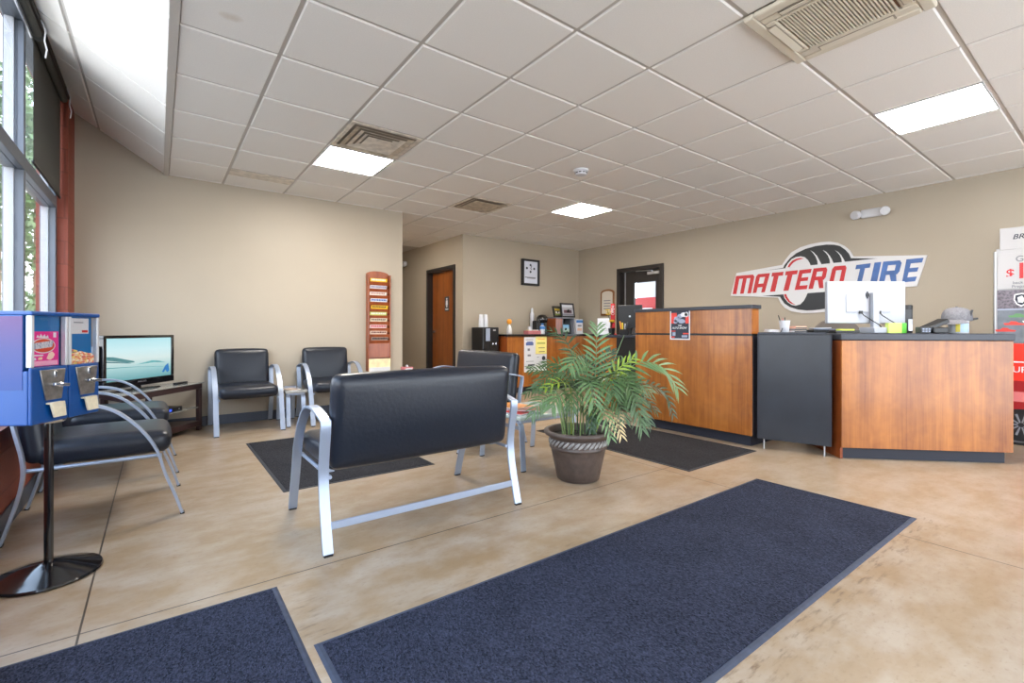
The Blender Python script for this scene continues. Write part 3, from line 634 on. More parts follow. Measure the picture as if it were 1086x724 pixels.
# emergency lights
t = thing('hall_ceiling_light', 'lit ceiling panel tucked inside the hallway beyond the far wall corner', 'ceiling light', (2.84,7.5,ZC))
MB().box(-.13,.13,-.28,.28,-.006,-.001).build('diffuser', M['emit'], t, smooth=False)
MB().box(-.145,.145,-.295,.295,-.0009,.008).build('frame', M['white'], t, smooth=False)
def emergency(label, mx, wide):
    t = thing('emergency_light', label, 'emergency light'); t.matrix_world = mx
    MB().softbox(-wide*.62,wide*.62,-.055,0,-.05,.05,.02,nx=8,ny=6,nz=6).build('housing', M['white'], t)
    for s_ in (-1,1):
        h = MB().lathe([(.001,-.035),(.03,-.034),(.048,-.01),(.052,.03),(.046,.045),(.001,.046)],n=20).xf(T(s_*wide*.82,-.065,-.005) @ Matrix.Rotation(PI/2+.25,4,'X') @ Matrix.Rotation(s_*.3,4,'Y')).build('lamp_head', M['white'], t)
        MB().lathe([(.001,.047),(.040,.047),(.040,.049),(.001,.049)],n=20).xf(T(s_*wide*.82,-.065,-.005) @ Matrix.Rotation(PI/2+.25,4,'X') @ Matrix.Rotation(s_*.3,4,'Y')).build('lens', M['white'], h)
    return t
emergency('white twin-head emergency light high on the wall above the tire shop sign', T(XS-.001,1.937,2.415) @ Matrix.Rotation(-PI/2,4,'Z'), .165)
emergency('white emergency light at the far end of the hallway wall', T(XH-.001,9.06,2.37) @ Matrix.Rotation(-PI/2,4,'Z'), .15)

# ------------------------------------------------------------------ floor mats
def floor_mat_thing(label, x0,x1,y0,y1, pile, edge, border=.022):
    t = thing('floor_mat', label, 'floor mat', ((x0+x1)/2,(y0+y1)/2,0))
    a, b = (x1-x0)/2, (y1-y0)/2
    e = MB()
    lo = [(-a,-b,.0005),(a,-b,.0005),(a,b,.0005),(-a,b,.0005)]; hi = [(-a+.01,-b+.01,.005),(a-.01,-b+.01,.005),(a-.01,b-.01,.005),(-a+.01,b-.01,.005)]
    e.add(lo+hi, [(3,2,1,0),(4,5,6,7)]+[(i,(i+1)%4,4+(i+1)%4,4+i) for i in range(4)])
    e.build('rubber_edge', edge, t, smooth=False)
    MB().box(-a+border,a-border,-b+border,b-border,.004,.0085).build('pile', pile, t, bevel=.002, smooth=False)
    return t
floor_mat_thing('long navy entrance mat lying across the middle of the floor', .41,3.345,.755,1.63, M['navy'], M['rubber'])
floor_mat_thing('navy mat at the bottom left corner in front of the vending stand', -.53,.385,-.9,2.09, M['navy'], M['rubber'])
floor_mat_thing('charcoal mat under and in front of the long black bench', .64,1.71,3.27,4.88, M['blackmat'], M['rubber_dark'])
floor_mat_thing('charcoal mat on the floor along the tall reception counter', 3.11,4.12,2.0,3.75, M['blackmat'], M['rubber_dark'])

# ------------------------------------------------------------------ steel-framed seating
FRAME = [(0,0),(.030,.10),(.077,.234),(.115,.37),(.18,.486),(.26,.575),(.33,.622),(.40,.642),(.47,.645),(.54,.637),(.61,.622),(.668,.606)]
REAR = [(.668,.606),(.668,.57),(.652,.486),(.638,.41),(.633,.335),(.643,.25),(.667,.15),(.71,.0)]
def frame_pts():
    a = [(p.x,p.y) for p in catmull([(q[0],q[1],0) for q in FRAME],4)]
    b = [(p.x,p.y) for p in catmull([(q[0],q[1],0) for q in REAR],4)]
    return a, b[1:]
def make_seat(label, name, cat, W, group, bench=False):
    """front faces local -Y, origin on the floor under the centre"""
    t = thing(name, label, cat, (0,0,0), 0, group)
    fa, fb = frame_pts(); off = -.355
    for s_ in (-1,1):
        x0, x1 = (s_*W/2 - (.046 if s_>0 else 0)), (s_*W/2 + (.046 if s_<0 else 0))
        pts = [(a+off,b) for a,b in fa+fb]; pts[0] = (pts[0][0],.007); pts[-1] = (pts[-1][0],.007)
        f = MB().strap(pts, x0, x1, .013).build('side_frame', M['silver'], t, bevel=.002, ang=35)
        for yy in (pts[0][0], pts[-1][0]): MB().box(x0+.003,x1-.003,yy-.010,yy+.010,.0,.0075).build('foot_pad', M['black'], f)
        xi = x0-.006 if s_>0 else x1+.006
        MB().tube([(xi,.092+off,.335),(xi,.635+off,.335)],.010,8).build('seat_rail', M['silver'], t)
        MB().box(*sorted((xi-s_*.005, xi-s_*.05)), .50+off,.53+off,.33,.345).build('bracket', M['silver'], t)
    w = W/2-.052
    MB().softbox(-w,w,.055+off,.60+off,.345,.462,.045,puff=(0,.012,.022),nx=26 if bench else 16,ny=14,nz=8).build('seat', M['leather'], t)
    bk = MB().softbox(-w+.002,w-.002,-.048,.048,0,.46,.042,puff=(0,.014,.008),nx=26 if bench else 16,ny=8,nz=14)
    bk.xf(T(0,.592+off,.362) @ Matrix.Rotation(-.12,4,'X')).build('backrest', M['leather'], t)
    if bench:
        MB().box(-W/2+.046,W/2-.046,.672+off,.684+off,.105,.14).build('stretcher', M['silver'], t, bevel=.002)
    return t
WB = 1.135
b1 = make_seat('long black bench with silver arms seen from behind in the middle of the room', 'waiting_bench', 'bench', WB, 'silver-armed black benches', True)
b1.location = (1.168, 2.94-.355, 0); b1.rotation_euler = (0,0,PI)
dup(b1, (2.72-.355, 3.41+WB/2, 0), -PI/2, 'black bench turned sideways behind the long bench, near the magazine side table')
c1 = make_seat('black chair with silver arms against the far wall right beside the television', 'waiting_chair', 'chair', .63, 'silver-armed waiting chairs')
c1.location = (.745, 5.32+.355, 0); c1.rotation_euler = (0,0,0)
dup(c1, (1.625, 5.32+.355, 0), 0, 'black chair against the far wall left of the magazine rack, partly hidden by the bench')
dup(c1, (.113-.355, 3.545, 0), PI/2, 'nearest black chair along the windows, directly behind the vending stand')
dup(c1, (.117-.355, 4.49, 0), PI/2, 'black chair along the windows between the nearest chair and the television stand')

def low_table(label, x0,x1,y0,y1,z,top_mat,leg_axis='y'):
    t = thing('side_table', label, 'side table', ((x0+x1)/2,(y0+y1)/2,0), 0, 'low waiting room tables')
    a,b = (x1-x0)/2,(y1-y0)/2
    MB().box(-a,a,-b,b,z-.028,z).build('table_top', top_mat, t, bevel=.006)
    for q0,q1 in ((-b+.02,-b+.05),(b-.05,b-.02)): MB().box(-a+.02,a-.02,q0,q1,z-.05,z-.029).build('apron', M['silver'], t, bevel=.002)
    for sx in (-1,1):
        for sy in (-1,1):
            x = sx*(a-.035); pts = [(sy*(b-.10), z-.040),(sy*(b-.055),z-.048),(sy*(b-.03),z-.085),(sy*(b-.022),z-.2),(sy*(b-.005),.006)]
            pts = [(p.x,p.y) for p in catmull([(q[0],q[1],0) for q in pts],4)]
            lg = MB().strap(pts, x-.022, x+.022, .012).build('leg', M['silver'], t, bevel=.002, ang=35)
            MB().box(x-.018,x+.018,sy*(b-.005)-.009,sy*(b-.005)+.009,0,.0065).build('foot_pad', M['black'], lg)
    return t
low_table('low glass-topped side table with magazines between the long bench and the potted palm', 2.10,2.70,2.71,3.27,.40,M['frost'])
low_table('narrow low table squeezed between the two black chairs on the far wall', 1.075,1.295,5.42,5.96,.385,M['smoke_glass'])
low_table('low table at the far wall under the magazine rack, mostly hidden by the bench', 2.02,2.62,5.45,5.97,.40,M['frost'])

# magazines on the side table
mags = [((2.22,2.93),.25,(198,60,52)),((2.36,2.98),-.35,(222,208,190)),((2.30,2.90),.65,(150,92,70)),((2.27,3.03),.05,(236,150,70))]
labs = ['red-covered magazine at the bottom of the pile on the glass side table','pale magazine second from the bottom of the pile on the glass side table','brown magazine second from the top of the pile on the glass side table','orange magazine on top of the pile on the glass side table']
for i,((x,y),rz,c) in enumerate(mags):
    t = thing('magazine', labs[i], 'magazine', (x,y,.4005+i*.0085), rz, 'magazines on the glass side table')
    MB().box(-.10,.10,-.135,.135,.0004,.0072).build('pages', M['paper'], t, smooth=False)
    MB().box(-.103,.103,-.138,.138,.0072,.0080).build('cover', mat('magazine_cover',c,.3,noise=(12,.35,(1,1,1))), t, smooth=False)
for x,y,rz,c,l in ((1.16,5.55,.3,(196,170,150),'small tan magazine on the narrow table between the far chairs, nearest its front edge'),(1.20,5.78,-.2,(130,140,165),'blue-grey leaflet at the back of the narrow table between the far chairs')):
    t = thing('leaflet', l, 'leaflet', (x,y,.3855), rz)
    MB().box(-.06,.06,-.09,.09,.0004,.004).build('pages', M['paper'], t, smooth=False)
    MB().box(-.061,.061,-.091,.091,.004,.0048).build('cover', mat('leaflet_cover',c,.4,noise=(12,.3,(1,1,1))), t, smooth=False)

# wall rack of magazines
t = thing('magazine_rack', 'tall narrow cherry wood magazine rack on the far wall near the hallway', 'magazine rack', (2.31,YT-.001,.5))
rk = MB(); RW = .153
arch = [(-RW,0),(RW,0),(RW,1.255)] + [(RW*math.cos(a*PI/12), 1.255+.045*math.sin(a*PI/12)) for a in range(1,12)] + [(-RW,1.255)]
rk.prism(arch, lambda a,b,q: (a,-q,b), 0, .014)
for s_ in (-1,1): rk.box(*sorted((s_*RW,s_*(RW-.016))),-.085,-.0141,0,1.25)
rk.box(-RW+.0161,RW-.0161,-.085,-.0141,0,.014)
rk.build('back_board', M['wood_dark'], t, bevel=.003)
zs = [1.165,1.075,.99,.905,.815,.73,.65,.565,.485,.405]
for z in zs: MB().tbox(T(0,-.064,z-.036) @ Matrix.Rotation(.3,4,'X'), -RW+.017,RW-.017,-.004,.004,-.030,.029).build('pocket', M['wood_dark'], t, bevel=.002)
MB().box(-RW+.017,RW-.017,-.083,-.074,.175,.36).build('lower_panel', M['wood_dark'], t, bevel=.002)
mc = [((240,198,40),(236,236,238),'yellow'),((205,204,214),(150,140,160),'pale lilac'),((232,222,214),(190,150,140),'cream'),((220,226,236),(70,100,170),'white and blue'),((236,196,50),(70,64,54),'yellow and black'),((190,200,110),(230,230,220),'lime green'),((222,212,190),(120,110,100),'beige'),((232,210,212),(200,80,90),'pale pink'),((226,206,190),(110,60,50),'peach'),((150,130,120),(60,50,54),'dark grey')]
pos = ['in the top pocket','in the second pocket from the top','in the third pocket from the top','in the fourth pocket from the top','in the fifth pocket from the top','in the sixth pocket from the top','in the fourth pocket from the bottom','in the third pocket from the bottom','in the second pocket from the bottom','in the lowest filled pocket']
for i,z in enumerate(zs):
    mx = T(0,-.057,z) @ Matrix.Rotation(.3,4,'X')
    m_ = thing('magazine', '%s magazine %s of the wooden wall rack'%(mc[i][2],pos[i]), 'magazine', (2.31+random.uniform(-.012,.012),YT-.001,.5), 0, 'magazines in the wall rack')
    h = .036
    MB().tbox(mx, -.112,.112,-.003,.003,-.05,h).build('cover', mat('rack_cover',mc[i][0],.4,noise=(30,.15,(1,1,1))), m_, smooth=False)
    b = MB(); x = -.098
    while x < .09:
        w = random.uniform(.010,.024); b.tbox(mx, x,x+w,-.0042,-.0031,h-.028,h-.007); x += w+.005
    b.build('masthead', mat('rack_masthead',mc[i][1],.5), m_, smooth=False)
t = thing('brochure_stack', 'cream brochures standing in the bottom pocket of the wooden wall rack', 'brochures', (2.31,YT-.001,.5))
MB().box(-.145,.145,-.094,-.086,-.015,.16).build('front_sheet', M['creamcard'], t, smooth=False)
MB().box(-.14,.14,-.099,-.0945,-.02,.05).build('clear_lip', M['signwhite'], t, bevel=.002)
t = thing('tissue_box', 'pink and white tissue box on the low table under the magazine rack', 'tissue box', (2.535,5.62,.4))
MB().box(-.06,.06,-.06,.06,.001,.165).build('carton', M['pinklid'], t, bevel=.004)
MB().box(-.045,.045,-.0615,-.0605,.08,.15).build('panel', M['paper'], t)
MB().lathe([(.028,.166),(.012,.172),(.02,.182),(.004,.19)],n=9).build('tissue', M['paper'], t)

# ------------------------------------------------------------------ television corner
ez = math.atan2(.79,.61)
t = thing('television_stand', 'dark brown corner television stand with glass shelves', 'television stand', (.071,5.46,0), ez)
trap = [(-.5,0),(.5,0),(.275,.40),(-.275,.40)]
def trp(k): return [(a*k, .2+(b-.2)*k) for a,b in trap]
MB().prism(trp(1.03), lambda a,b,q:(a,b,q), .478,.49).build('glass_top', M['smoke_glass'], t, bevel=.002)
fr_ = MB(); fr_.prism(trp(.99), lambda a,b,q:(a,b,q), .425,.4775); fr_.build('top_frame', M['stand_brown'], t, bevel=.004)
MB().prism(trp(.95), lambda a,b,q:(a,b,q), .232,.242).build('glass_shelf', M['smoke_glass'], t, bevel=.002)
MB().prism(trp(.99), lambda a,b,q:(a,b,q), .045,.10).build('bottom_shelf', M['stand_brown'], t, bevel=.004)
for x,y in ((-.47,.02),(.47,.02),(.25,.37),(-.25,.37)):
    MB().box(x-.024,x+.024,y-.018,y+.018,0,.425).build('leg', M['stand_brown'], t, bevel=.004)
t = thing('cable_box', 'small black cable box with a blue light on the glass shelf under the television', 'cable box', (.071,5.46,0), ez)
MB().box(.02,.24,.03,.20,.243,.283).build('case', M['black'], t, bevel=.003)
MB().box(.03,.10,.0285,.0298,.252,.274).build('display', mat('blue_display',(40,70,200),.3,emit=1.0), t)
MB().box(.19,.205,.0285,.0298,.258,.268).build('button', M['alum'], t)
# the television, front towards local -Y
t = thing('television', 'flat black television showing a pale blue-green picture on the corner stand', 'television', (.071,5.46,.49), ez)
ox, oy = -.10, .155
TW, TH, zb = .40, .455, .035
fm = MB()
fm.box(ox-TW,ox+TW,oy,oy+.05,zb,zb+.062); fm.box(ox-TW,ox+TW,oy,oy+.05,zb+TH-.026,zb+TH); fm.box(ox-TW,ox-TW+.03,oy,oy+.05,zb+.062,zb+TH-.026); fm.box(ox+TW-.03,ox+TW,oy,oy+.05,zb+.062,zb+TH-.026)
fm.box(ox-TW+.02,ox+TW-.02,oy+.03,oy+.085,zb+.03,zb+TH-.03)
fm.build('casing', M['glossblack'], t, bevel=.004)
SX0,SX1,SZ0,SZ1 = ox-TW+.03,ox+TW-.03,zb+.062,zb+TH-.026
sc_ = MB().box(SX0,SX1,oy+.010,oy+.016,SZ0,SZ1).build('screen', gradient_mat('television_picture',[(0,(96,150,156)),(.25,(146,186,188)),(.5,(196,212,210)),(.72,(186,216,220)),(1,(160,206,214))],SZ0,SZ1,emit=.62,rough=.15), t, smooth=False)
P_ = lambda a,b,q:(SX0+a*(SX1-SX0), oy+.0098-q, SZ0+b*(SZ1-SZ0))
def pic(poly, rgb, e=.8, q=.0004):
    MB().prism(poly,P_,0,q).build('picture_detail', mat('picture_colour',rgb,.2,emit=e), sc_, smooth=False)
pic([(0,.58),(.10,.57),(.40,.44),(.40,.41),(.30,.41),(0,.50)],(64,104,108),.5)
pic([(0,.48),(.34,.40),(.36,.385),(0,.45)],(44,84,92),.5,.0006)
pic([(0,.33),(.45,.30),(1,.22),(1,.215),(.45,.29),(0,.31)],(70,120,124),.5)
pic([(.42,.35),(.55,.39),(.68,.43),(.80,.40),(.90,.35),(.70,.37),(.55,.36)],(84,134,138),.5,.0006)
pic([(.84,.10),(.90,.26),(.95,.32),(.97,.12),(.93,.08),(.90,.16),(.88,.09)],(40,90,140),.6,.0006)
MB().box(ox-.03,ox+.03,oy+.03,oy+.075,.012,zb+.03).build('neck', M['glossblack'], t, bevel=.003)
MB().lathe([(.001,.0005),(.26,.0005),(.262,.004),(.24,.011),(.05,.016),(.001,.016)],(ox,oy+.05,0),n=32,sx=1,sy=.42).build('foot', M['glossblack'], t)
text('brand_lettering','SAMSUNG',.018, face_mx((ox,oy-.0006,zb+.036),(1,0,0),(0,0,1)), M['alum'], t, sx=1.2)
t = thing('remote_control', 'black remote control lying on the corner stand to the right of the television foot', 'remote control', (.071,5.46,.49), ez)
MB().box(.24,.40,.085,.125,.001,.018).build('body', M['black'], t, bevel=.005)
for k in range(5): MB().box(.26+k*.026,.272+k*.026,.098,.112,.018,.0195).build('button', M['darkgrey'], t)
t = thing('disc_case', 'slim blue-grey upright case standing beside the left edge of the television', 'case', (.071,5.46,.49), ez)
MB().box(-.545+.015,-.515+.0,.19,.36,.001,.40).build('case', M['mullion'], t, bevel=.004)
MB().box(-.527,-.518,.186,.1898,.02,.38).build('spine', M['inkblue'], t)

# ------------------------------------------------------------------ candy vending stand
va = math.atan2(.848,.53)
t = thing('candy_vending_machine', 'blue double candy vending machine on a black pole by the windows', 'vending machine', (-.365,2.76,0), va)
MB().lathe([(.001,.001),(.172,.001),(.176,.006),(.172,.014),(.13,.026),(.075,.046),(.035,.055),(.024,.058),(.001,.058)],n=40).build('base', M['glossblack'], t)
MB().cyl((0,0,.05),.0155,.60,18).build('pole', M['glossblack'], t)
MB().lathe([(.001,.642),(.05,.642),(.055,.65),(.055,.662),(.001,.662)],n=24).build('collar', M['chrome'], t)
xs = [(-.206,-.040),(-.036,.122)]
FY, BY = -.107, .125
for i,(x0,x1) in enumerate(xs):
    ub = MB()
    ub.box(x0,x1,FY+.012,BY,.664,.872)           # lower coin box
    ub.box(x0,x1,FY+.03,BY,.872,1.085)
    ub.box(x0-.001,x1+.001,FY-.004,BY+.002,1.083,1.100)        # lid
    ub.box(x0,x1,FY,FY+.012,.664,.884)
    b = ub.build('candy_unit', M['vend_blue'], t, bevel=.005, smooth=False)
    MB().box(x0+.014,x1-.014,FY+.0235,FY+.0295,.884,1.083).build('backing_card', M['vend_card'], b, smooth=False)
    MB().box(x0+.012,x1-.012,FY+.001,FY+.003,.884,1.083).build('window', M['glass'], b, smooth=False)
    for xx in (x0,x1-.013): MB().box(xx,xx+.013,FY-.001,FY+.02,.884,1.083).build('corner_strip', M['strip'], b, bevel=.003)
    cx = (x0+x1)/2+.008
    V = lambda a,bb,q:(cx+a,FY-q,bb)
    mp = MB().prism([(-.060,.872),(.056,.872),(.038,.752),(-.034,.752)],V,.0005,.006).build('coin_plate', mat('galvanised_plate',(150,148,144),.35,metal=.8,noise=(50,.2,(1,1,1))), b, bevel=.002)
    kb = MB().cyl((cx-.002,FY-.034,.812),.011,.03,16,ax=1)
    kb.tbox(T(cx-.002,FY-.036,.812) @ Matrix.Rotation(.12,4,'Y'),-.034,.034,-.006,.006,-.006,.006)
    kb.box(cx-.006,cx+.006,FY-.014,FY-.006,.84,.866)
    kb.build('turn_handle', M['chrome'], b, bevel=.002)
    fl = MB().prism([(-.030,.742),(.036,.742),(.044,.682),(-.012,.682)],V,.012,.020)
    fl.prism([(-.030,.742),(.036,.742),(.036,.735),(-.03,.735)],V,.0,.012)
    fl.build('chute_flap', mat('cream_chute_flap',(226,216,190),.4,noise=(40,.12,(1,1,1))), b, bevel=.002)
    if i == 0:
        pk = MB().box(x0+.016,x1-.020,FY+.0215,FY+.0233,.886,1.022).build('pink_card', M['pink'], b, smooth=False)
        V2 = lambda a,bb,q:(x0+.016+a,FY+.0214-q,.886+bb)
        ov = [(.062+.052*math.cos(k*PI/14),.080+.030*math.sin(k*PI/14)) for k in range(28)]
        ov2 = [(.062+.048*math.cos(k*PI/14),.080+.0265*math.sin(k*PI/14)) for k in range(28)]
        MB().prism(ov,V2,0,.0003).build('oval_border', M['paper'], pk, smooth=False)
        MB().prism(ov2,V2,.0003,.0006).build('oval', mat('orange_red_print',(206,72,44),.5), pk, smooth=False)
        MB().prism([(.016,.066),(.100,.076),(.106,.100),(.020,.090)],V2,.0006,.0008).build('lettering_ground', M['posterblue'], pk, smooth=False)
        for ln,zz in (('DUBBLE',.0885),('BUBBLE',.0755)):
            text('lettering',ln,.0165, face_mx(V2(.062,zz,.0012),(1,0,.1),(-.1,0,1)), M['paper'], pk, sx=1.25, depth=.0006)
        MB().prism([(.030,.112),(.036,.124),(.042,.114),(.050,.127),(.058,.115),(.066,.126),(.072,.113),(.080,.122),(.084,.110)],V2,0,.0004).build('crown_print', M['paper'], pk, smooth=False)
        MB().prism([(.105,.112),(.118,.112),(.118,.132),(.105,.132)],V2,0,.0004).build('badge_print', M['paper'], pk, smooth=False)
        MB().prism([(.004,.002),(.125,.002),(.125,.020),(.004,.020)],V2,0,.0004).build('foot_band', mat('pale_pink_print',(244,170,200),.5), pk, smooth=False)
        MB().prism([(.004,.040),(.060,.040),(.060,.045),(.004,.045)],V2,0,.0004).build('text_line', M['paper'], pk, smooth=False)
        MB().prism([(.010,.024),(.03,.024),(.028,.034),(.012,.034)],V2,0,.0004).build('gum_print', M['paper'], pk, smooth=False)
        MB().prism([(.038,.025),(.056,.026),(.056,.035),(.04,.034)],V2,0,.0004).build('gum_print', M['creamcard'], pk, smooth=False)
        MB().prism([(.075,.028),(.09,.022),(.105,.030),(.112,.044),(.10,.056),(.085,.05)],V2,0,.0004).build('gum_print', mat('pale_gum',(244,206,190),.5), pk, smooth=False)
    else:
        wc = MB().box(x0+.030,x1-.030,FY+.0215,FY+.0233,1.012,1.078).build('price_card', M['paper'], b, smooth=False)
        MB().box(x1-.066,x1-.036,FY+.0205,FY+.0214,1.017,1.027).build('red_mark', M['signred'], wc, smooth=False)
        MB().box(x0+.05,x1-.06,FY+.0205,FY+.0214,1.058,1.062).build('text_line', M['inkgrey'], wc, smooth=False)
        cd = MB(); rr = random.Random(3); cols = [(238,196,150),(232,150,100),(246,232,210),(226,120,110),(240,214,120)]
        mats_c = [mat('candy_shell',c,.35) for c in cols]
        for k in range(150):
            px = rr.uniform(x0+.02,x1-.02); top = .945-.35*(px-x0-.02)*.6
            pz = rr.uniform(.886, top); r_ = rr.uniform(.006,.009)
            cd.m(rr.randrange(5)).lathe([(.0005,-r_*.7),(r_*.8,-r_*.45),(r_,0),(r_*.8,r_*.45),(.0005,r_*.7)],(px,FY+.0135+rr.uniform(-.003,.003),pz),n=7)
        c_ = cd.build('candy_pile', mats_c, b); c_['kind'] = 'stuff'
# side panel facing the camera, its violet reflection painted over the blue
MB().box(-.2075,-.2062,FY+.03,BY-.01,.80,1.08).build('side_reflection', M['purple'], t, smooth=False)

# ------------------------------------------------------------------ potted palm
PX, PY = 2.353, 2.377
t = thing('potted_palm', 'leafy green parlour palm in a dark bronze pot on the floor before the counter', 'potted plant', (PX,PY,0))
prof = [(.001,.002),(.135,.002),(.146,.010),(.165,.10),(.188,.205),(.193,.222),(.200,.226),(.200,.234),(.196,.240)]
prof2 = [(.196,.290),(.203,.294),(.204,.302),(.212,.308),(.232,.314),(.238,.326),(.236,.340),(.222,.346),(.205,.338),(.196,.300),(.195,.29)]
MB().lathe(prof+[(.197,.244),(.197,.288)]+prof2,n=56).build('pot', M['terracotta'], t, ang=60)
rp = MB()
for k in range(34):
    a = k*2*PI/34; pts = []
    for q in range(6):
        f = q/5; aa = a+(f-.5)*.22; z = .246+f*.040; r = .1975
        pts.append((r*math.cos(aa),r*math.sin(aa),z))
    rp.tube(pts,[.004,.0075,.009,.009,.0075,.004],6)
rp.build('rope_band', M['rope'], t)
MB().lathe([(.001,.302),(.1,.300),(.197,.296)],n=32).build('soil', M['soil'], t)
MLEAF = {'g':M['leaf_g'],'d':M['leaf_d'],'l':M['leaf_l'],'y':M['leaf_y'],'t':M['leaf_t']}
rl = random.Random(11)
for fi,(pts,n,Ln,c) in enumerate(GEN['palm']):
    # root each stalk in the soil
    ctl = [Vector(q)-Vector((PX,PY,0)) for q in pts]
    dirn = Vector((ctl[0].x,ctl[0].y,0)); dirn = dirn*(.11/max(.11,dirn.length))
    p0 = Vector((dirn.x,dirn.y,.295))
    S = catmull([p0]+ctl, 10); NS = len(S)-1
    def at(u):
        u = max(0,min(.9999,u))*NS; k_ = int(u); return S[k_].lerp(S[k_+1],u-k_)
    fb = MB()
    fb.tube(S, [.0042*(1-.75*k/NS)+.0008 for k in range(NS+1)], 5)
    start = .40 if len(pts) < 4 else .36
    n = max(0,int(n*.85))
    for k in range(n):
        u = start+(1-start)*(k+.5)/n
        P = at(u); Tn = (at(u+.03)-at(u-.03)).normalized()
        up = Vector((-.35,-.5,.75)); side = Tn.cross(up)
        side = side.normalized() if side.length>.05 else Vector((.8,-.6,0))
        nor = side.cross(Tn).normalized()
        env = .45+.55*math.sin(PI*min(1,.18+.80*(u-start)/(1-start)))
        for s_ in (-1,1):
            L = Ln*env*rl.uniform(.88,1.08); w = .0064+.042*Ln*env*.9
            ang = (1.08-.5*(u-start)/(1-start))+rl.uniform(-.1,.1)
            d = (Tn*math.cos(ang)+side*s_*math.sin(ang)+nor*.18).normalized()
            vs = []; fs = []; m_ = 5
            wd = d.cross(nor).normalized()
            for q in range(m_+1):
                f = q/m_; drop = -.26*L*f*f
                c0 = P+d*L*f+Vector((0,0,drop)); ww = w*(.35+1.1*f if f<.4 else max(0.02,(.8)*(1-((f-.4)/.6)**1.6)))
                vs += [c0-wd*ww+nor*ww*.35, c0, c0+wd*ww+nor*ww*.35]
            for q in range(m_):
                a = q*3; fs += [(a,a+1,a+4,a+3),(a+1,a+2,a+5,a+4)]
            fb.add(vs,fs)
    fb.build('frond', MLEAF[c], t, ang=80)
for x,y,tx,ty,h in ((-.10,.02,-.13,.03,.42),(-.075,-.03,-.09,-.05,.45),(-.055,.04,-.06,.05,.40),(-.09,.05,-.11,.08,.44),(-.03,-.05,-.035,-.06,.47),(.05,.0,.06,.01,.40)):
    MB().tube([(x,y,.295),((x+tx)/2,(y+ty)/2,.40),(tx,ty,.295+h*.6)],[.0055,.005,.004],7).build('cane', M['stem'], t)
# rolled new leaf
MB().tube([(.02,-.09,.36),(.0,-.12,.46),(-.012,-.13,.56),(-.02,-.13,.66)],[.002,.008,.010,.001],7).build('new_leaf', M['leaf_y'], t)
MB().tube([(.05,-.12,.33),(.045,-.15,.40),(.03,-.16,.46)],[.002,.009,.001],7).build('new_leaf', M['leaf_y'], t)

# ------------------------------------------------------------------ reception counters
t = thing('reception_counter', 'tall cherry reception counter with a dark ledge and a small poster on its front', 'counter', (4.2,2.725,0))
ya, yb = -.635, .635
MB().box(.0,.02,ya,yb,.10,.985).build('lower_panel', M['wood'], t, bevel=.002, smooth=False)
MB().box(.0,.13,ya,yb,1.004,1.228).build('upper_panel', M['wood'], t, bevel=.002, smooth=False)
MB().box(.008,.11,ya+.004,yb-.004,.985,1.004).build('reveal', M['black'], t, smooth=False)
MB().box(-.012,.155,ya-.012,yb+.012,1.228,1.262).build('ledge', M['ledge'], t, bevel=.004, smooth=False)
MB().box(.055,.60,ya+.03,yb-.02,0,.10).build('toe_kick', M['kick'], t, smooth=False)
MB().box(.0205,.62,ya,yb,.10,.985).build('carcass', M['kick'], t, bevel=.002, smooth=False)
MB().box(.112,.66,ya-.005,yb+.005,.986,1.003).build('worktop', M['ledge'], t, bevel=.003, smooth=False)
# poster on the tall counter
t = thing('counter_poster', 'small red and navy poster with white car pictures taped to the tall counter', 'poster', (4.2,2.806,1.09))
U = lambda a,b,q:(-.001-q,-a,b)
pw, ph = .113,.150
def quad(x0,x1,z0,z1): return [(x0,z0),(x1,z0),(x1,z1),(x0,z1)]
pp = MB().prism(quad(-pw,pw,-ph,ph),U,.0,.0012).build('sheet', M['paper'], t, smooth=False)
def prn(poly,m,q,name='print'): MB().prism(poly,U,.0012+q*.0003,.0015+q*.0003).build(name, m, pp, smooth=False)
prn(quad(-pw+.012,pw-.012,-ph+.012,ph-.012),M['posternavy'],0,'dark_ground')
prn(quad(-pw+.012,-.035,.012,ph-.03),M['posterred'],1,'red_panel'); prn(quad(.062,pw-.012,.012,ph-.06),M['posterred'],1,'red_panel')
for cx,cz,rx,rz in ((-.035,.055,.034,.028),(.0,.085,.03,.022),(.045,.10,.04,.022),(.02,.035,.04,.022),(-.05,.03,.022,.018),(.075,.10,.02,.026)):
    prn([(cx+rx*math.cos(k*PI/7)*(1+.12*math.sin(3*k)),cz+rz*math.sin(k*PI/7)) for k in range(14)],M['posterblue'] if cx<.04 else M['paper'],2+(cx>.0),'white_shape')
text('lettering','TIRE',.02,face_mx(U(.0,-.008,.004),(0,-1,0),(0,0,1)),M['paper'],pp,shear=.2,sx=1.1)
text('lettering','AUTO SHOW',.028,face_mx(U(-.005,-.033,.004),(0,-1,0),(0,0,1)),M['paper'],pp,shear=.2,sx=.95)
prn(quad(-pw+.014,-.05,-.068,-.06),M['posterred'],1,'red_line'); prn(quad(-.085,-.05,-.11,-.075),M['posterblue'],1,'small_print'); prn(quad(.02,.085,-.125,-.105),M['posterblue'],1,'small_print')
prn(quad(.035,.1,-.095,-.082),M['posterred'],1,'red_line'); prn(quad(-pw+.014,-.06,-.132,-.118),M['posterred'],1,'red_line')

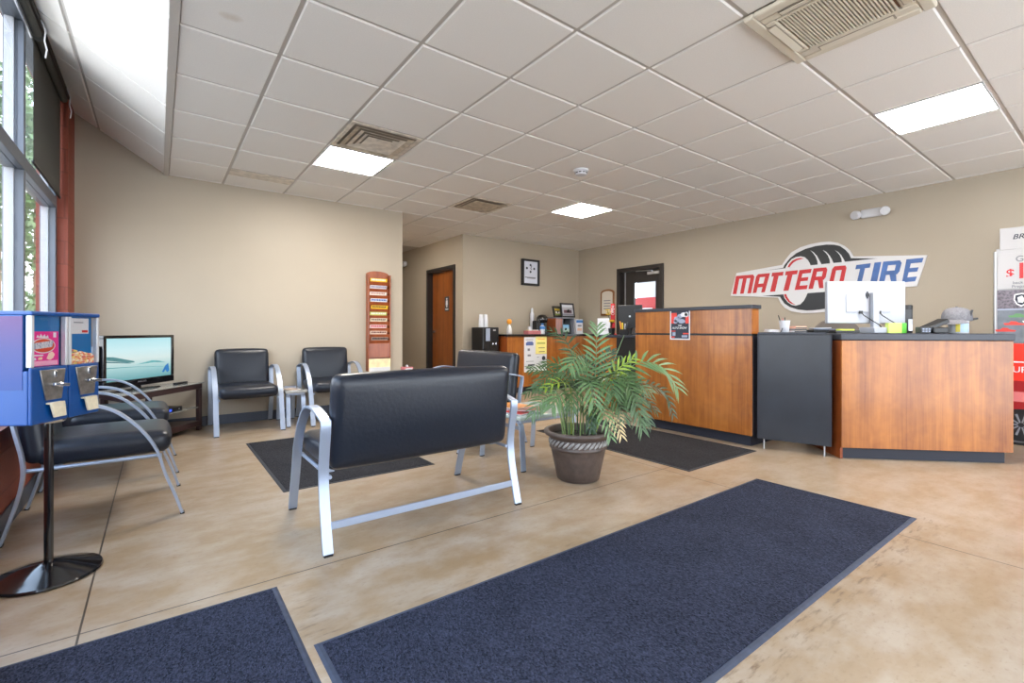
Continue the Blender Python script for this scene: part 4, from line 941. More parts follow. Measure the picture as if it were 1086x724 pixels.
# swing gate between the two counters
P = Vector((4.235,2.055,0)); Q = Vector((4.398,1.537,0)); dg_ = (Q-P); gl = dg_.length; ga = math.atan2(dg_.y,dg_.x)
mid = (P+Q)/2
t = thing('counter_gate', 'dark charcoal swing gate panel between the tall counter and the right-hand counter', 'gate', tuple(mid), ga)
MB().box(-gl/2,gl/2,-.0,.03,.085,1.0).build('panel', M['charcoal'], t, bevel=.003, smooth=False)
gi = (T(*mid) @ Matrix.Rotation(ga,4,'Z')).inverted()
fp = [gi @ Vector((x,y,0)) for x,y in ((4.228,2.050),(4.62,2.068),(4.70,1.90),(4.395,1.585),(4.376,1.568))]
MB().prism([(p.x,p.y) for p in fp], lambda a,b,q:(a,b,q), 1.0005, 1.018).build('flap_top', M['ledge'], t, bevel=.002, smooth=False)
for x in (-gl/2+.0,gl/2-.012): MB().box(x,x+.012,-.004,.034,.10,1.0).build('edge_strip', M['kick'], t, smooth=False)
for x in (-gl/2+.05,gl/2-.05): MB().cyl((x,.015,.0),.007,.086,10).build('foot', M['alum'], t)

# right-hand counter
ra = math.atan2(-.693,.721); RC = Vector((4.88,1.083,0))
t = thing('service_counter', 'cherry front service counter at the right with a slate top and computer on it', 'counter', tuple(RC), ra)
hl, hr = -.607, .625
MB().box(hl,hr,-.045,-.025,.092,.955).build('front_panel', M['wood'], t, bevel=.002, smooth=False)
MB().box(hl,hl+.02,-.0245,.55,.0,.954).build('end_panel', M['wood_dark'], t, bevel=.002, smooth=False)
MB().box(hr-.02,hr,-.0245,.55,.092,.954).build('end_panel', M['wood_dark'], t, bevel=.002, smooth=False)
MB().box(hl+.0205,hr-.0205,-.0245,.54,.092,.954).build('carcass', M['kick'], t, smooth=False)
MB().box(-.585,.600,-.0,.50,.0,.0915).build('toe_kick', M['kick'], t, smooth=False)
MB().box(hl-.012,hr+.004,-.058,.57,.9555,1.012).build('countertop', M['ledge'], t, bevel=.008, smooth=False)
def oncounter(x,y): 
    return RC + Vector((math.cos(ra)*x-math.sin(ra)*y, math.sin(ra)*x+math.cos(ra)*y, 1.0125))
# computer (its white back faces the room)
vx = -.6415
t = thing('computer_monitor', 'white computer monitor seen from behind on the right-hand service counter', 'computer monitor', (4.846,1.434,1.0125), vx)
MB().box(-.335,.335,.0,.035,.082,.442).build('screen_housing', M['monitor_white'], t, bevel=.008)
MB().box(-.33,.33,.035,.038,.09,.434).build('display', M['glossblack'], t)
MB().box(-.178,.20,-.006,.0005,.178,.335).build('back_plate', mat('pale_grey_plastic',(166,169,178),.4), t, bevel=.004)
MB().box(.02,.075,-.05,-.012,.02,.345).build('stand_post', M['monitor_white'], t, bevel=.006)
MB().box(-.0,.13,-.09,.09,.0005,.05).build('stand_foot', M['monitor_white'], t, bevel=.006)
MB().box(-.012,.012,-.016,-.006,.31,.34).box(-.003,.003,-.016,-.006,.295,.355).build('clip', M['darkgrey'], t)
for x in (-.055,.10):
    MB().tube([(x,-.012,.18),(x+.012,-.03,.15),(x+.06,-.05,.11),(x+.12,-.05,.075),(x+.17,-.03,.04),(x+.19,-.01,.006)],.0045,6).build('cable', M['black'], t)
    MB().box(x-.014,x+.014,-.018,-.004,.165,.19).build('plug', M['black'], t, bevel=.002)
t = thing('speaker', 'black cylindrical speaker standing right behind the white monitor on the counter', 'speaker', (5.17,1.247,1.0125))
MB().lathe([(.001,0),(.044,0),(.046,.004),(.046,.232),(.042,.238),(.001,.238)],n=28).build('body', M['darkgrey'], t)
MB().lathe([(.0465,.205),(.0475,.21),(.0475,.236),(.041,.242),(.001,.242)],n=28).build('cap', M['black'], t)
MB().box(-.018,.018,-.05,-.044,.02,.12).xf(Matrix.Rotation(-.64,4,'Z')).build('front_strip', M['alum'], t, bevel=.002)
t = thing('box', 'green and lime carton standing between the monitor and the black speaker', 'box', (4.935,1.255,1.0125), vx)
MB().box(-.075,.035,-.02,.02,.0005,.085).build('carton', M['lime'], t, bevel=.002)
MB().box(.0355,.073,-.021,.021,.0005,.085).build('green_end', M['greenbox'], t, bevel=.002)
t = thing('card_terminal', 'black card terminal tilted on the counter between the speaker and the grey cap', 'card terminal', (5.0,1.048,1.0125), vx)
MB().tbox(T(.03,.02,.062) @ Matrix.Rotation(-.42,4,'Y') ,-.075,.105,-.05,.05,-.018,.018).build('head', M['black'], t, bevel=.008)
MB().box(-.01,.11,-.045,.055,.0005,.05).build('base', M['black'], t, bevel=.008)
MB().box(-.10,-.02,-.03,.03,.0005,.052).build('reader', M['darkgrey'], t, bevel=.006)
for k in range(6): MB().box(-.09+(k%3)*.024,-.075+(k%3)*.024,-.0315,-.0302,.012+(k//3)*.018,.022+(k//3)*.018).build('key', M['posterblue'], t)
t = thing('canister', 'white canister with yellow and blue label under the grey cap on the counter', 'canister', (5.277,.930,1.0125))
MB().lathe([(.001,0),(.062,0),(.064,.004),(.064,.092),(.066,.094),(.066,.104),(.001,.106)],n=32).build('tub', M['white'], t)
lb = MB()
for k,(a0,a1) in enumerate(((3.05,3.5),(3.5,4.6))):
    lb.m(k); n_=12
    vs=[]
    for q in range(n_+1):
        a=a0+(a1-a0)*q/n_
        for r_,z in ((.0645,.012),(.0645,.088)): vs.append((r_*math.cos(a),r_*math.sin(a),z))
    lb.add(vs,[(2*q,2*q+2,2*q+3,2*q+1) for q in range(n_)])
lb.build('label', [mat('yellow_print',(226,206,70),.5), mat('pale_blue_print',(180,206,232),.5)], t)
t = thing('baseball_cap', 'heather grey baseball cap resting on the canister at the right end of the counter', 'cap', (5.268,.94,1.120), vx)
cr = [(.098,.0),(.100,.02),(.096,.05),(.084,.078),(.062,.096),(.03,.106),(.006,.108)]
MB().lathe(cr,(0,0,.0),n=32,sx=1,sy=.95).xf(Matrix.Rotation(.07,4,'Y')).build('crown', M['capgrey'], t)
br=[];nb=14
for q in range(nb+1):
    a = PI*.80+PI*.62*q/nb
    for r_,dz in ((.094,.0),(.165,-.028-.012*math.sin(PI*q/nb))): br.append((r_*math.cos(a)*1.0,r_*math.sin(a)*.95,dz+.006))
br2=[(x,y,z-.004) for x,y,z in br]
b_=MB().add(br+br2,[(2*q,2*q+2,2*q+3,2*q+1) for q in range(nb)]+[(2*nb+2+2*q,2*nb+2+2*q+1,2*nb+2+2*q+3,2*nb+2+2*q+2) for q in range(nb)]+[(2*q+1,2*q+3,2*nb+2+2*q+3,2*nb+2+2*q+1) for q in range(nb)])
b_.build('brim', M['capgrey'], t)
MB().lathe([(.001,.106),(.008,.107),(.007,.113),(.001,.114)],n=10).build('button', M['darkgrey'], t)
MB().tbox(T(.035,-.09,.058) @ Matrix.Rotation(.3,4,'X'),-.006,.006,-.004,.004,-.025,.025).build('buckle_strap', M['darkgrey'], t)
MB().tbox(T(.125,-.01,.01) @ Matrix.Rotation(-.2,4,'Y'),-.035,.03,-.018,.018,-.008,.008).build('back_tab', M['black'], t, bevel=.003)
# things on the gate flap and behind it
zf = 1.0185
def flat(px,py): return (px,py,zf)
t = thing('paper_stack', 'crumpled white papers at the left end of the dark gate flap', 'papers', (4.375,2.0,zf), -.6)
for k in range(4): MB().tbox(T(.004*k,.003*k,.004+k*.006) @ Matrix.Rotation(.1*k,4,'Z') @ Matrix.Rotation(.04,4,'Y'),-.055,.055,-.03,.03,-.002,.002).build('sheet', M['paper'], t, smooth=False)
t = thing('cup', 'white foam cup holding pens on the dark gate flap', 'cup', (4.455,1.925,zf))
MB().lathe([(.001,.0),(.032,.0),(.034,.003),(.043,.098),(.0455,.100),(.0455,.104),(.041,.103),(.031,.006),(.001,.006)],n=28).build('body', M['white'], t)
for dx,dy,c,l in ((-.03,.02,'black',.15),(-.02,-.01,'darkgrey',.13),(.01,.015,'pinklid',.125)):
    MB().tube([(dx*.3,dy*.3,.01),(dx*1.6,dy*1.6,l)],.0042,7).build('pen', M[c], t)
t = thing('pen', 'pen leaning beside the foam cup on the dark gate flap', 'pen', (4.40,1.93,zf), .4)
MB().tube([(0,0,.004),(.03,-.02,.06)],.004,7).build('barrel', M['darkgrey'], t)
for i,(m_,l,z) in enumerate((('paper','white note pad at the bottom of the small stack beside the foam cup',0),('inkgrey','grey notebook in the middle of the small stack beside the foam cup',.016),('orange','peach note block on top of the small stack beside the foam cup',.032))):
    t = thing('note_pad', l, 'note pad', (4.535,1.85,zf+z+.0005), -.6+.06*i, 'note pads beside the cup')
    mm = M[m_] if m_!='orange' else mat('peach_paper',(236,176,150),.7)
    MB().box(-.055,.055,-.04,.04,0,.012 if i<2 else .02).build('pages', mm, t, bevel=.001)
    MB().box(-.055,.055,-.0412,-.0402,.001,.011).build('binding', M['darkgrey'], t)
t = thing('paper_tray', 'low black tray heaped with papers at the left end of the right-hand counter', 'tray', (4.775,1.74,1.0125), ra)
tr = MB().box(-.11,.11,-.07,.07,.0005,.008)
for a in ((-.11,-.104,-.07,.07),(.104,.11,-.07,.07),(-.104,.104,-.07,-.064),(-.104,.104,.064,.07)): tr.box(a[0],a[1],a[2],a[3],.008,.03)
tr.build('tray', M['black'], t, bevel=.002)
MB().tbox(T(0,0,.034) @ Matrix.Rotation(.05,4,'Y'),-.095,.085,-.05,.05,-.004,.004).build('papers', M['posterblue'], t, smooth=False)
MB().tbox(T(-.01,.0,.044) @ Matrix.Rotation(-.03,4,'Y'),-.08,.06,-.045,.04,-.004,.004).build('papers', M['paper'], t, smooth=False)
t = thing('sticky_pad', 'lime yellow sticky pad lying on black keyboard-like box beside the monitor', 'note pad', tuple(oncounter(-.47,.18)), vx)
MB().box(-.10,.10,-.045,.045,.0005,.022).build('box', M['black'], t, bevel=.003)
MB().box(-.05,.06,-.04,.03,.0222,.034).build('pad', mat('bright_lime_paper',(214,230,90),.7), t, bevel=.002)
# office chair behind the gate
t = thing('office_chair', 'tall grey mesh office chair behind the gate, only its rounded back showing', 'office chair', (5.62,1.92,0), -.64)
arc = [(.30*math.cos(a*PI/16)*(1 if True else 1), .80+.37*math.sin(a*PI/16)**.8) for a in range(17)]
MB().prism([(-.24,.78)]+[(p[0],p[1]) for p in arc[::-1]][0:0]+[(.24,.78)]+arc, lambda a,b,q:(a,q,b),-.015,.015).build('backrest', mat('taupe_mesh',(112,104,98),.8,bump=(200,.3)), t, bevel=.006)
MB().softbox(-.25,.25,.03,.52,.62,.70,.03,puff=(0,0,.01)).build('seat', M['darkgrey'], t)
MB().tube([(0,.02,.9),(0,.03,.66),(0,.2,.60)],.022,8).build('back_bar', M['black'], t)
MB().cyl((0,.26,.09),.028,.53,14).build('gas_column', M['black'], t)
for k in range(5):
    a=k*2*PI/5
    lg=MB().tube([(0,.26,.10),(.28*math.cos(a),.26+.28*math.sin(a),.075)],[.026,.018],8).build('base_leg', M['black'], t)
    MB().cyl((.28*math.cos(a)-.012,.26+.28*math.sin(a),.028),.028,.024,12,ax=0).build('caster', M['black'], lg)

# ------------------------------------------------------------------ wall sign
S = GEN['sign']
t = thing('shop_sign', 'large red white and blue tire shop sign with a tire shape on the right wall', 'sign', (XS,2.5,1.7))
def sg(name, poly, t0, t1, m, parent=None):
    return MB().prism([(-(y-2.5),z-1.7) for y,z in poly], lambda a,b,q:(-q,-a,b), t0, t1).build(name, m, parent or t, smooth=False)
bd = sg('board', S['outer'], .001,.022, M['signwhite'])
sg('tire_upper', S['tire_top'], .022,.0235, M['signblack']); sg('tire_lower', S['tire_low'], .022,.0235, M['signgreen'])
sg('hub', S['hub_top'], .0235,.0245, M['signwhite']); sg('hub', S['hub_low'], .0235,.0245, M['signwhite'])
sg('rim_arc', S['arc_top'], .0245,.0255, M['signred']); sg('rim_arc', S['arc_low'], .0245,.0255, M['signred'])
for k in ('groove1','groove2','groove3'): sg('tread_groove', S[k], .0235,.0245, M['signwhite'])
for nm,c,polys in GEN['letters']:
    b = MB()
    for P_2 in polys: b.prism([(-(y-2.5),z-1.7) for y,z in P_2], lambda a,b_,q:(-q,-a,b_), .022,.025)
    b.build('letter_'+nm.lower(), M['signred'] if c=='r' else M['signblue'], t, smooth=False)

# ------------------------------------------------------------------ promotional stand at the right edge
t = thing('promotional_stand', 'tall tire promotion display stand against the wall at the right edge', 'display stand', (6.3,.55,0))
MB().box(.0,.03,-.30,.30,.02,1.80).build('panel', M['stand_white'], t, bevel=.003)
for y in (-.305,.305): MB().cyl((.012,y,.0),.014,1.775,12).build('post', M['alum'], t)
MB().box(-.05,.16,-.33,.33,.0,.02).build('base', M['black'], t, bevel=.004)
hd = MB().box(-.006,.02,-.27,.275,1.785,1.985).build('header', M['stand_white'], t, bevel=.003)
fx = lambda y,z,q=.0: face_mx((-.0075-q,y,z),(0,-1,0),(0,0,1))
text('lettering','BRIDGESTONE',.062,fx(-.02,1.895),M['posternavy'],hd,shear=.25,sx=1.05)
text('small_lettering','COMMERCIAL TIRE',.02,fx(-.02,1.83),M['inkgrey'],hd) if False else None
MB().box(-.012,-.001,-.285,.290,1.42,1.75).build('offer_board', M['stand_white'], t, bevel=.002)
text('lettering','Get',.075,fx(.115,1.69,.006),M['inkgrey'],t)
text('lettering','$',.11,fx(.205,1.56,.006),M['signred'],t); text('lettering','1',.20,fx(.135,1.575,.006),M['signred'],t)
text('small_lettering','back by mail',.036,fx(.10,1.475,.006),M['inkgrey'],t); text('small_lettering','Prepaid Card',.036,fx(.10,1.44,.006),M['inkgrey'],t)
MB().box(-.012,-.001,-.285,.290,.925,1.41).build('race_poster', mat('grandstand_crowd_print',(104,98,108),.5,noise=(60,.5,(1,1,1))), t, smooth=False)
MB().box(-.014,-.0125,-.285,.290,1.225,1.24).build('rail_print', M['posterblue'], t, smooth=False)
MB().box(-.0138,-.0125,-.285,.290,.926,1.225).build('track_print', mat('grey_track_print',(104,112,122),.5,noise=(12,.25,(1,1,1))), t, smooth=False)
def car2(y,z,c):
    b=MB(); b.prism([(-.06,-.012),(.06,-.012),(.07,.0),(.03,.008),(.012,.022),(-.02,.024),(-.035,.008),(-.07,.006)],lambda a,bb,q:(-.014-q,y-a,z+bb),0,.001)
    b.build('race_car_print', mat('race_car_colour',c,.4), t, smooth=False)
car2(.235,1.04,(206,60,50)); car2(.18,1.10,(206,60,50)); car2(.15,1.17,(90,140,90)); car2(.06,1.12,(220,222,226)); car2(.03,1.02,(60,70,90)); car2(-.12,1.08,(206,60,50))
sh=[(.0,.06),(.045,.05),(.05,.0),(.03,-.045),(0,-.065),(-.03,-.045),(-.05,0),(-.045,.05)]
SH = lambda k,q0:(lambda a,b,q:(-q0-q,.135-a,b+1.32))
MB().prism(sh,SH(1,.0128),0,.0012).build('shield_print', M['paper'], t, smooth=False)
MB().prism([(a*.8,b*.8) for a,b in sh],SH(1,.0141),0,.0008).build('shield_print', M['posternavy'], t, smooth=False)
MB().prism([(-.02,-.025),(.01,-.03),(.022,.0),(.005,.035),(-.024,.02)],SH(1,.0151),0,.0008).build('shield_print', M['paper'], t, smooth=False)
lw = MB().box(-.012,-.001,-.285,.290,.03,.92).build('red_poster', mat('bright_red_print',(226,52,36),.35), t, smooth=False)
text('lettering','UP',.075,face_mx((-.0145,.145,.68),(0,-1,0),(0,0,1)),M['paper'],lw)
MB().box(-.0135,-.0125,-.10,.20,.745,.757).build('text_line', M['paper'], lw, smooth=False)
MB().box(-.0134,-.0124,-.285,.29,.31,.58).build('car_body_print', mat('dark_red_car_print',(150,30,34),.3), lw, smooth=False)
MB().box(-.0142,-.0135,-.285,.29,.39,.48).build('car_stripe_print', mat('pale_red_print',(214,120,120),.4), lw, smooth=False)
MB().box(-.0134,-.0124,-.285,.29,.03,.31).build('shadow_print', mat('warm_dark_print',(70,68,68),.6), lw, smooth=False)
wh=MB().prism([(.145*math.cos(k*PI/14),.145*math.sin(k*PI/14)+.18) for k in range(28)],lambda a,b,q:(-.0142-q,.135-a,b),0,.002)
w_=wh.build('tire_print', M['black'], lw, smooth=False)
for k in range(10):
    a=k*2*PI/10; c_,s_=math.cos(a),math.sin(a)
    MB().prism([(c_*.02-s_*.005,s_*.02+c_*.005+.18),(c_*.02+s_*.005,s_*.02-c_*.005+.18),(c_*.10+s_*.009,s_*.10-c_*.009+.18),(c_*.10-s_*.009,s_*.10+c_*.009+.18)],lambda a,b,q:(-.0164-q,.135-a,b),0,.001).build('spoke_print', M['inkgrey'], w_, smooth=False)

# ------------------------------------------------------------------ back counter along the clock wall
t = thing('coffee_counter', 'long cherry coffee counter with a black top along the far wall under the clock', 'counter', (4.5,6.15,0))
L_ = XS-4.5-.002
MB().box(.0,L_,.0,.02,.10,.93).build('front_panel', M['wood'], t, bevel=.002, smooth=False)
MB().box(.002,L_,.0205,.62,.10,.93).build('carcass', M['wood_dark'], t, smooth=False)
MB().box(.05,L_-.02,.06,.60,0,.0995).build('toe_kick', M['kick'], t, smooth=False)
MB().box(-.015,L_,-.02,.627,.9305,.965).build('countertop', M['glossblack'], t, bevel=.004, smooth=False)
ZT = .966
# notices on the front
def notice(label, x, z, w, h, m, marks):
    t = thing('paper_notice', label, 'notice', (x,6.1495,z), 0)
    s_ = MB().box(-w/2,w/2,-.0012,-.0002,-h/2,h/2).build('sheet', m, t, smooth=False)
    for (x0,x1,z0,z1,mm) in marks: MB().box(x0,x1,-.0018,-.0013,z0,z1).build('print', mm, s_, smooth=False)
K_ = M['inkgrey']; KB = M['inkblue']
notice('tall white notice with a blue logo taped to the coffee counter front',4.965,.63,.245,.58,M['paper'],[(-.09,.07,.24,.25,K_),(-.085,.075,.15,.20,KB),(-.06,.06,.20,.215,KB),(-.05,.0,.06,.10,K_),(-.05,.02,-.03,.0,K_),(-.08,.08,-.12,-.112,K_),(-.04,.10,-.19,-.165,M['posternavy']),(-.09,.02,-.24,-.22,K_)])
notice('pale yellow notice taped to the coffee counter right of the white notice',5.21,.78,.245,.29,M['yellowpaper'],[(-.08,.08,.10,.112,M['orange']),(-.09,.09,.02,.05,mat('olive_print',(180,180,90),.7)),(-.06,.08,-.05,-.04,M['black']),(-.05,.08,-.115,-.105,M['black'])])
notice('white notice with a dark round emblem taped below the yellow notice',5.21,.485,.245,.29,M['paper'],[(-.10,-.02,-.07,-.06,K_),(-.10,.03,-.02,-.012,K_),(-.09,-.05,.09,.10,K_)])
em = [o for o in bpy.data.objects if o.get('label','').startswith('white notice with a dark round')][0]
MB().cyl((.055,-.0026,.075),.038,.0012,20,ax=1).build('emblem', M['posternavy'], em)
MB().prism([(.03,-.08),(.05,-.02),(.06,-.03),(.045,-.09)],lambda a,b,q:(a,-.0014-q,b),0,.0006).build('print', M['inkgrey'], em, smooth=False)

# water cooler with cup stacks
t = thing('water_cooler', 'black floor water dispenser beside the coffee counter with paper cups on top', 'water dispenser', (4.285,6.45,0))
MB().box(-.155,.155,-.15,.19,.02,1.08).build('body', M['black'], t, bevel=.012)
MB().box(-.157,.157,-.152,.192,0,.02).build('plinth', M['darkgrey'], t)
MB().box(-.10,-.02,-.156,-.1505,.86,1.06).build('display_strip', M['posterblue'], t, bevel=.003)
MB().box(-.02,.13,-.154,-.1505,.60,.85).build('dispense_recess', M['glossblack'], t)
for x in (.03,.09): MB().cyl((x,-.165,.80),.012,.03,12).build('tap', M['chrome'], t)
MB().box(.01,.11,-.18,-.1545,.60,.615).build('drip_tray', M['alum'], t)
MB().box(.04,.09,-.156,-.1505,1.02,1.045).build('badge', M['alum'], t)
for i,(x,l) in enumerate(((4.20,'left tower of stacked white paper cups on the black water dispenser'),(4.285,'right tower of stacked white paper cups on the black water dispenser'))):
    t = thing('cup_stack', l, 'cups', (x,6.46,1.0805), 0, 'cup towers on the water dispenser')
    pr=[(.001,.0),(.040,.0),(.041,.004)]
    for k in range(9): pr += [(.0385,.006+k*.012),(.0405,.008+k*.012),(.0405,.012+k*.012)]
    pr += [(.037,.125),(.030,.205),(.029,.208),(.001,.207)]
    MB().lathe(pr,n=24).build('cups', M['white'], t)
# things on the coffee counter
t = thing('soap_bottle', 'clear bottle with an orange ball cap at the left end of the coffee counter', 'bottle', (4.76,6.45,ZT))
MB().lathe([(.001,0),(.045,0),(.048,.006),(.046,.08),(.030,.13),(.016,.15),(.016,.17),(.001,.17)],n=24).build('bottle', mat('milky_clear_plastic',(214,210,206),.2,spec=.6), t)
MB().lathe([(.001,.165),(.022,.168),(.040,.19),(.044,.212),(.036,.24),(.018,.255),(.001,.257)],n=24).build('cap', M['orange'], t)
t = thing('condiment_tray', 'low dusty pink tray of packets on the coffee counter', 'tray', (5.19,6.36,ZT))
tr=MB().box(-.14,.14,-.07,.07,.0005,.006)
for a in ((-.14,-.134,-.07,.07),(.134,.14,-.07,.07),(-.134,.134,-.07,-.064),(-.134,.134,.064,.07)): tr.box(a[0],a[1],a[2],a[3],.006,.06)
tr.build('tray', M['pinklid'], t, bevel=.002)
for k in range(9): MB().tbox(T(-.11+k*.027,random.uniform(-.02,.02),.045) @ Matrix.Rotation(random.uniform(-.2,.2),4,'Y'),-.009,.009,-.04,.04,-.03,.03).build('packet', M['paper'] if k%3 else M['creamcard'], t, smooth=False)
t = thing('creamer_jar', 'short white jar behind the pink tray on the coffee counter', 'jar', (5.24,6.50,ZT))
MB().lathe([(.001,0),(.034,0),(.036,.004),(.036,.10),(.028,.112),(.001,.112)],n=20).build('jar', M['white'], t)
MB().lathe([(.03,.111),(.031,.135),(.001,.136)],n=20).build('lid', M['white'], t)
t = thing('lotion_bottle', 'white bottle with a blue label and cap beside the coffee maker', 'bottle', (5.365,6.30,ZT))
MB().lathe([(.001,0),(.040,0),(.042,.005),(.042,.05),(.0425,.05),(.0425,.12),(.042,.12),(.038,.14),(.018,.155),(.001,.155)],n=24).build('bottle', M['white'], t)
MB().lathe([(.0428,.085),(.0430,.088),(.0430,.135),(.0405,.139)],n=24).build('label', M['bluelabel'], t)
MB().lathe([(.019,.155),(.020,.157),(.020,.185),(.001,.187)],n=18).build('cap', M['bluelabel'], t)
t = thing('coffee_maker', 'black pod coffee maker with a rounded head on the coffee counter', 'coffee maker', (5.485,6.47,ZT))
MB().box(-.09,.10,.02,.15,.0005,.24).build('rear_tank', M['black'], t, bevel=.015)
MB().box(-.085,.095,-.13,.02,.0005,.035).build('drip_base', M['black'], t, bevel=.008)
MB().lathe([(.001,-.06),(.075,-.055),(.098,-.03),(.105,.0),(.098,.04),(.07,.075),(.03,.09),(.001,.092)],(0,-.02,.255),n=28).build('brew_head', M['glossblack'], t)
MB().tube([(-.085,-.02,.25),(-.115,-.07,.24),(-.12,-.09,.16),(-.12,-.09,.06)],.013,8).build('handle', M['black'], t)
MB().cyl((.0,-.075,.14),.02,.06,14).build('spout', M['black'], t)
MB().box(.03,.08,-.05,.02,.036,.15).build('side_glass', mat('smoky_teal_tank',(84,110,124),.1), t, bevel=.006)
t = thing('sweetener_bottle', 'slim white bottle rising behind the black coffee maker', 'bottle', (5.46,6.70,ZT))
MB().lathe([(.001,0),(.035,0),(.037,.006),(.037,.36),(.022,.40),(.001,.40)],n=20).build('bottle', M['white'], t)
MB().lathe([(.022,.395),(.023,.44),(.012,.47),(.001,.471)],n=20).build('cap', mat('pale_grey_cap',(210,212,216),.4), t)
# small shelf with framed pictures
t = thing('counter_shelf', 'small wood and grey open shelf box on the coffee counter holding framed photos', 'shelf', (6.03,6.50,ZT))
MB().box(-.26,.20,-.10,.15,.285,.305).build('top_board', M['inkgrey'], t, bevel=.002)
MB().box(-.26,-.10,-.10,.15,.0005,.284).build('left_box', M['wood_dark'], t, bevel=.002)
MB().box(.18,.20,-.10,.15,.0005,.284).build('side_board', M['inkgrey'], t, bevel=.002)
MB().box(-.0995,-.08,-.10,.15,.0005,.284).build('side_board', M['inkgrey'], t, bevel=.002)
MB().box(-.0795,.1795,.13,.15,.0005,.284).build('back_board', M['black'], t)
def photo(label, x,y,z,w,h,rz,tilt,pm,marks=()):
    t = thing('picture_frame', label, 'picture frame', (x,y,z), rz)
    mx = Matrix.Rotation(-tilt,4,'X'); b_=.028
    f=MB()
    for a in ((-w/2,w/2,0,b_),(-w/2,w/2,h-b_,h),(-w/2,-w/2+b_,b_,h-b_),(w/2-b_,w/2,b_,h-b_)): f.tbox(mx,a[0],a[1],-.01,.012,a[2],a[3])
    f.build('frame', M['black'], t, bevel=.002, smooth=False)
    p_=MB().tbox(mx,-w/2+b_,w/2-b_,-.002,.004,b_,h-b_).build('photograph', pm, t, smooth=False)
    for (x0,x1,z0,z1,mm) in marks: MB().tbox(mx,x0,x1,-.0028,-.0021,z0,z1).build('picture_detail', mm, p_, smooth=False)
    MB().tbox(T(0,math.sin(tilt)*h*.62,0) @ Matrix.Rotation(.28,4,'X'),-.02,.02,.010,.014,.004,h*.55).build('easel_leg', M['black'], t, smooth=False)
photo('small framed photo of a white car on the counter shelf top',5.885,6.46,ZT+.306,.27,.205,.25,.22,mat('olive_photo',(104,100,72),.3),[(-.08,.08,.13,.155,M['yellow']),(-.06,.07,.07,.11,M['paper']),(-.09,.09,.045,.06,M['leaf_y'])])
photo('larger black framed photo of parked cars on the shelf top',6.10,6.42,ZT+.306,.34,.27,.0,.18,mat('grey_photo',(168,166,172),.3),[(-.10,.10,.08,.14,mat('dark_cars_print',(96,64,70),.4)),(-.02,.10,.09,.12,mat('dark_purple_print',(70,50,70),.4)),(-.13,.13,.19,.235,mat('pale_sky_print',(206,210,214),.4)),(-.14,.14,.035,.07,M['inkgrey'])])
photo('black framed beach picture standing inside the counter shelf',6.055,6.44,ZT+.001,.245,.20,.0,.12,gradient_mat('beach_photo',[(0,(120,150,120)),(.3,(190,206,196)),(.55,(150,196,220)),(1,(120,180,226))],.03,.18))
t = thing('cracker_box', 'white and blue snack carton standing right of the counter shelf', 'box', (6.375,6.44,ZT))
MB().box(-.085,.085,-.035,.035,.0005,.275).build('carton', M['paper'], t, bevel=.002)
MB().box(-.0855,.0855,-.0362,-.0355,.21,.26).build('blue_band', M['bluelabel'], t); MB().box(-.06,.06,-.0362,-.0355,.06,.11).build('picture', mat('peach_print',(226,180,150),.5), t); MB().box(-.05,.05,-.0362,-.0355,.14,.17).build('text_line', M['inkgrey'], t)
# wall clock print
t = thing('wall_clock', 'black framed white picture clock with small dark emblems above the coffee counter', 'clock', (5.468,YC-.001,2.09))
f=MB(); w,h=.20,.237
for a in ((-w,w,-h,-h+.035),(-w,w,h-.035,h),(-w,-w+.035,-h+.035,h-.035),(w-.035,w,-h+.035,h-.035)): f.box(a[0],a[1],-.06,0,a[2],a[3])
f.build('frame', M['black'], t, bevel=.004, smooth=False)
MB().box(-w+.034,w-.034,-.03,-.002,-h+.034,h-.034).build('face', mat('blue_white_face',(216,220,232),.4), t, smooth=False)
for x,z in ((-.0,.135),(-.085,.075),(.085,.072),(.0,.012)): MB().cyl((x,-.034,z),.022,.003,10,ax=1).build('emblem', M['posternavy'], t)
MB().tbox(T(.0,-.036,.075) @ Matrix.Rotation(.5,4,'Y'),-.005,.005,-.002,.002,-.005,.05).tbox(T(.0,-.036,.075) @ Matrix.Rotation(2.4,4,'Y'),-.005,.005,-.002,.002,-.005,.035).build('clock_hands', M['black'], t)
MB().box(-.13,.12,-.034,-.031,-.10,-.085).box(-.08,.11,-.034,-.031,-.112,-.102).build('text_line', M['inkgrey'], t)

# ------------------------------------------------------------------ desk behind the tall counter
t = thing('back_desk', 'wood and black side desk behind the left end of the tall counter', 'desk', (4.78,4.15,0))
MB().box(.0,.6,.21,.27,.02,.94).build('end_panel', M['wood'], t, bevel=.002, smooth=False)
MB().box(.001,.02,-.02,.2095,.02,.94).build('front_panel', M['wood'], t, bevel=.002, smooth=False)
MB().box(.0,.6,-.40,-.0205,.04,.94).build('black_cabinet', M['black'], t, bevel=.003, smooth=False)
MB().box(-.02,.64,-.42,.29,.9405,.972).build('desk_top', M['ledge'], t, bevel=.004, smooth=False)
ZD=.9725
t = thing('desk_monitor', 'black computer monitor seen from behind beside the shop door', 'computer monitor', (5.07,4.14,ZD), -1.05)
MB().tbox(Matrix.Rotation(.10,4,'X'),-.16,.16,-.02,.02,.09,.40).build('screen_housing', M['black'], t, bevel=.008)
MB().cyl((0,.0,.01),.022,.12,12).build('neck', M['black'], t)
MB().lathe([(.001,0),(.11,0),(.112,.006),(.03,.014),(.001,.014)],n=24).build('foot', M['black'], t)
MB().tbox(Matrix.Rotation(.10,4,'X'),-.012,.012,-.024,-.021,.24,.262).build('badge', M['alum'], t)
t = thing('paper_sheet', 'white printed sheet standing upright on the back desk before the red sign', 'paper', (4.86,4.42,ZD), -.75)
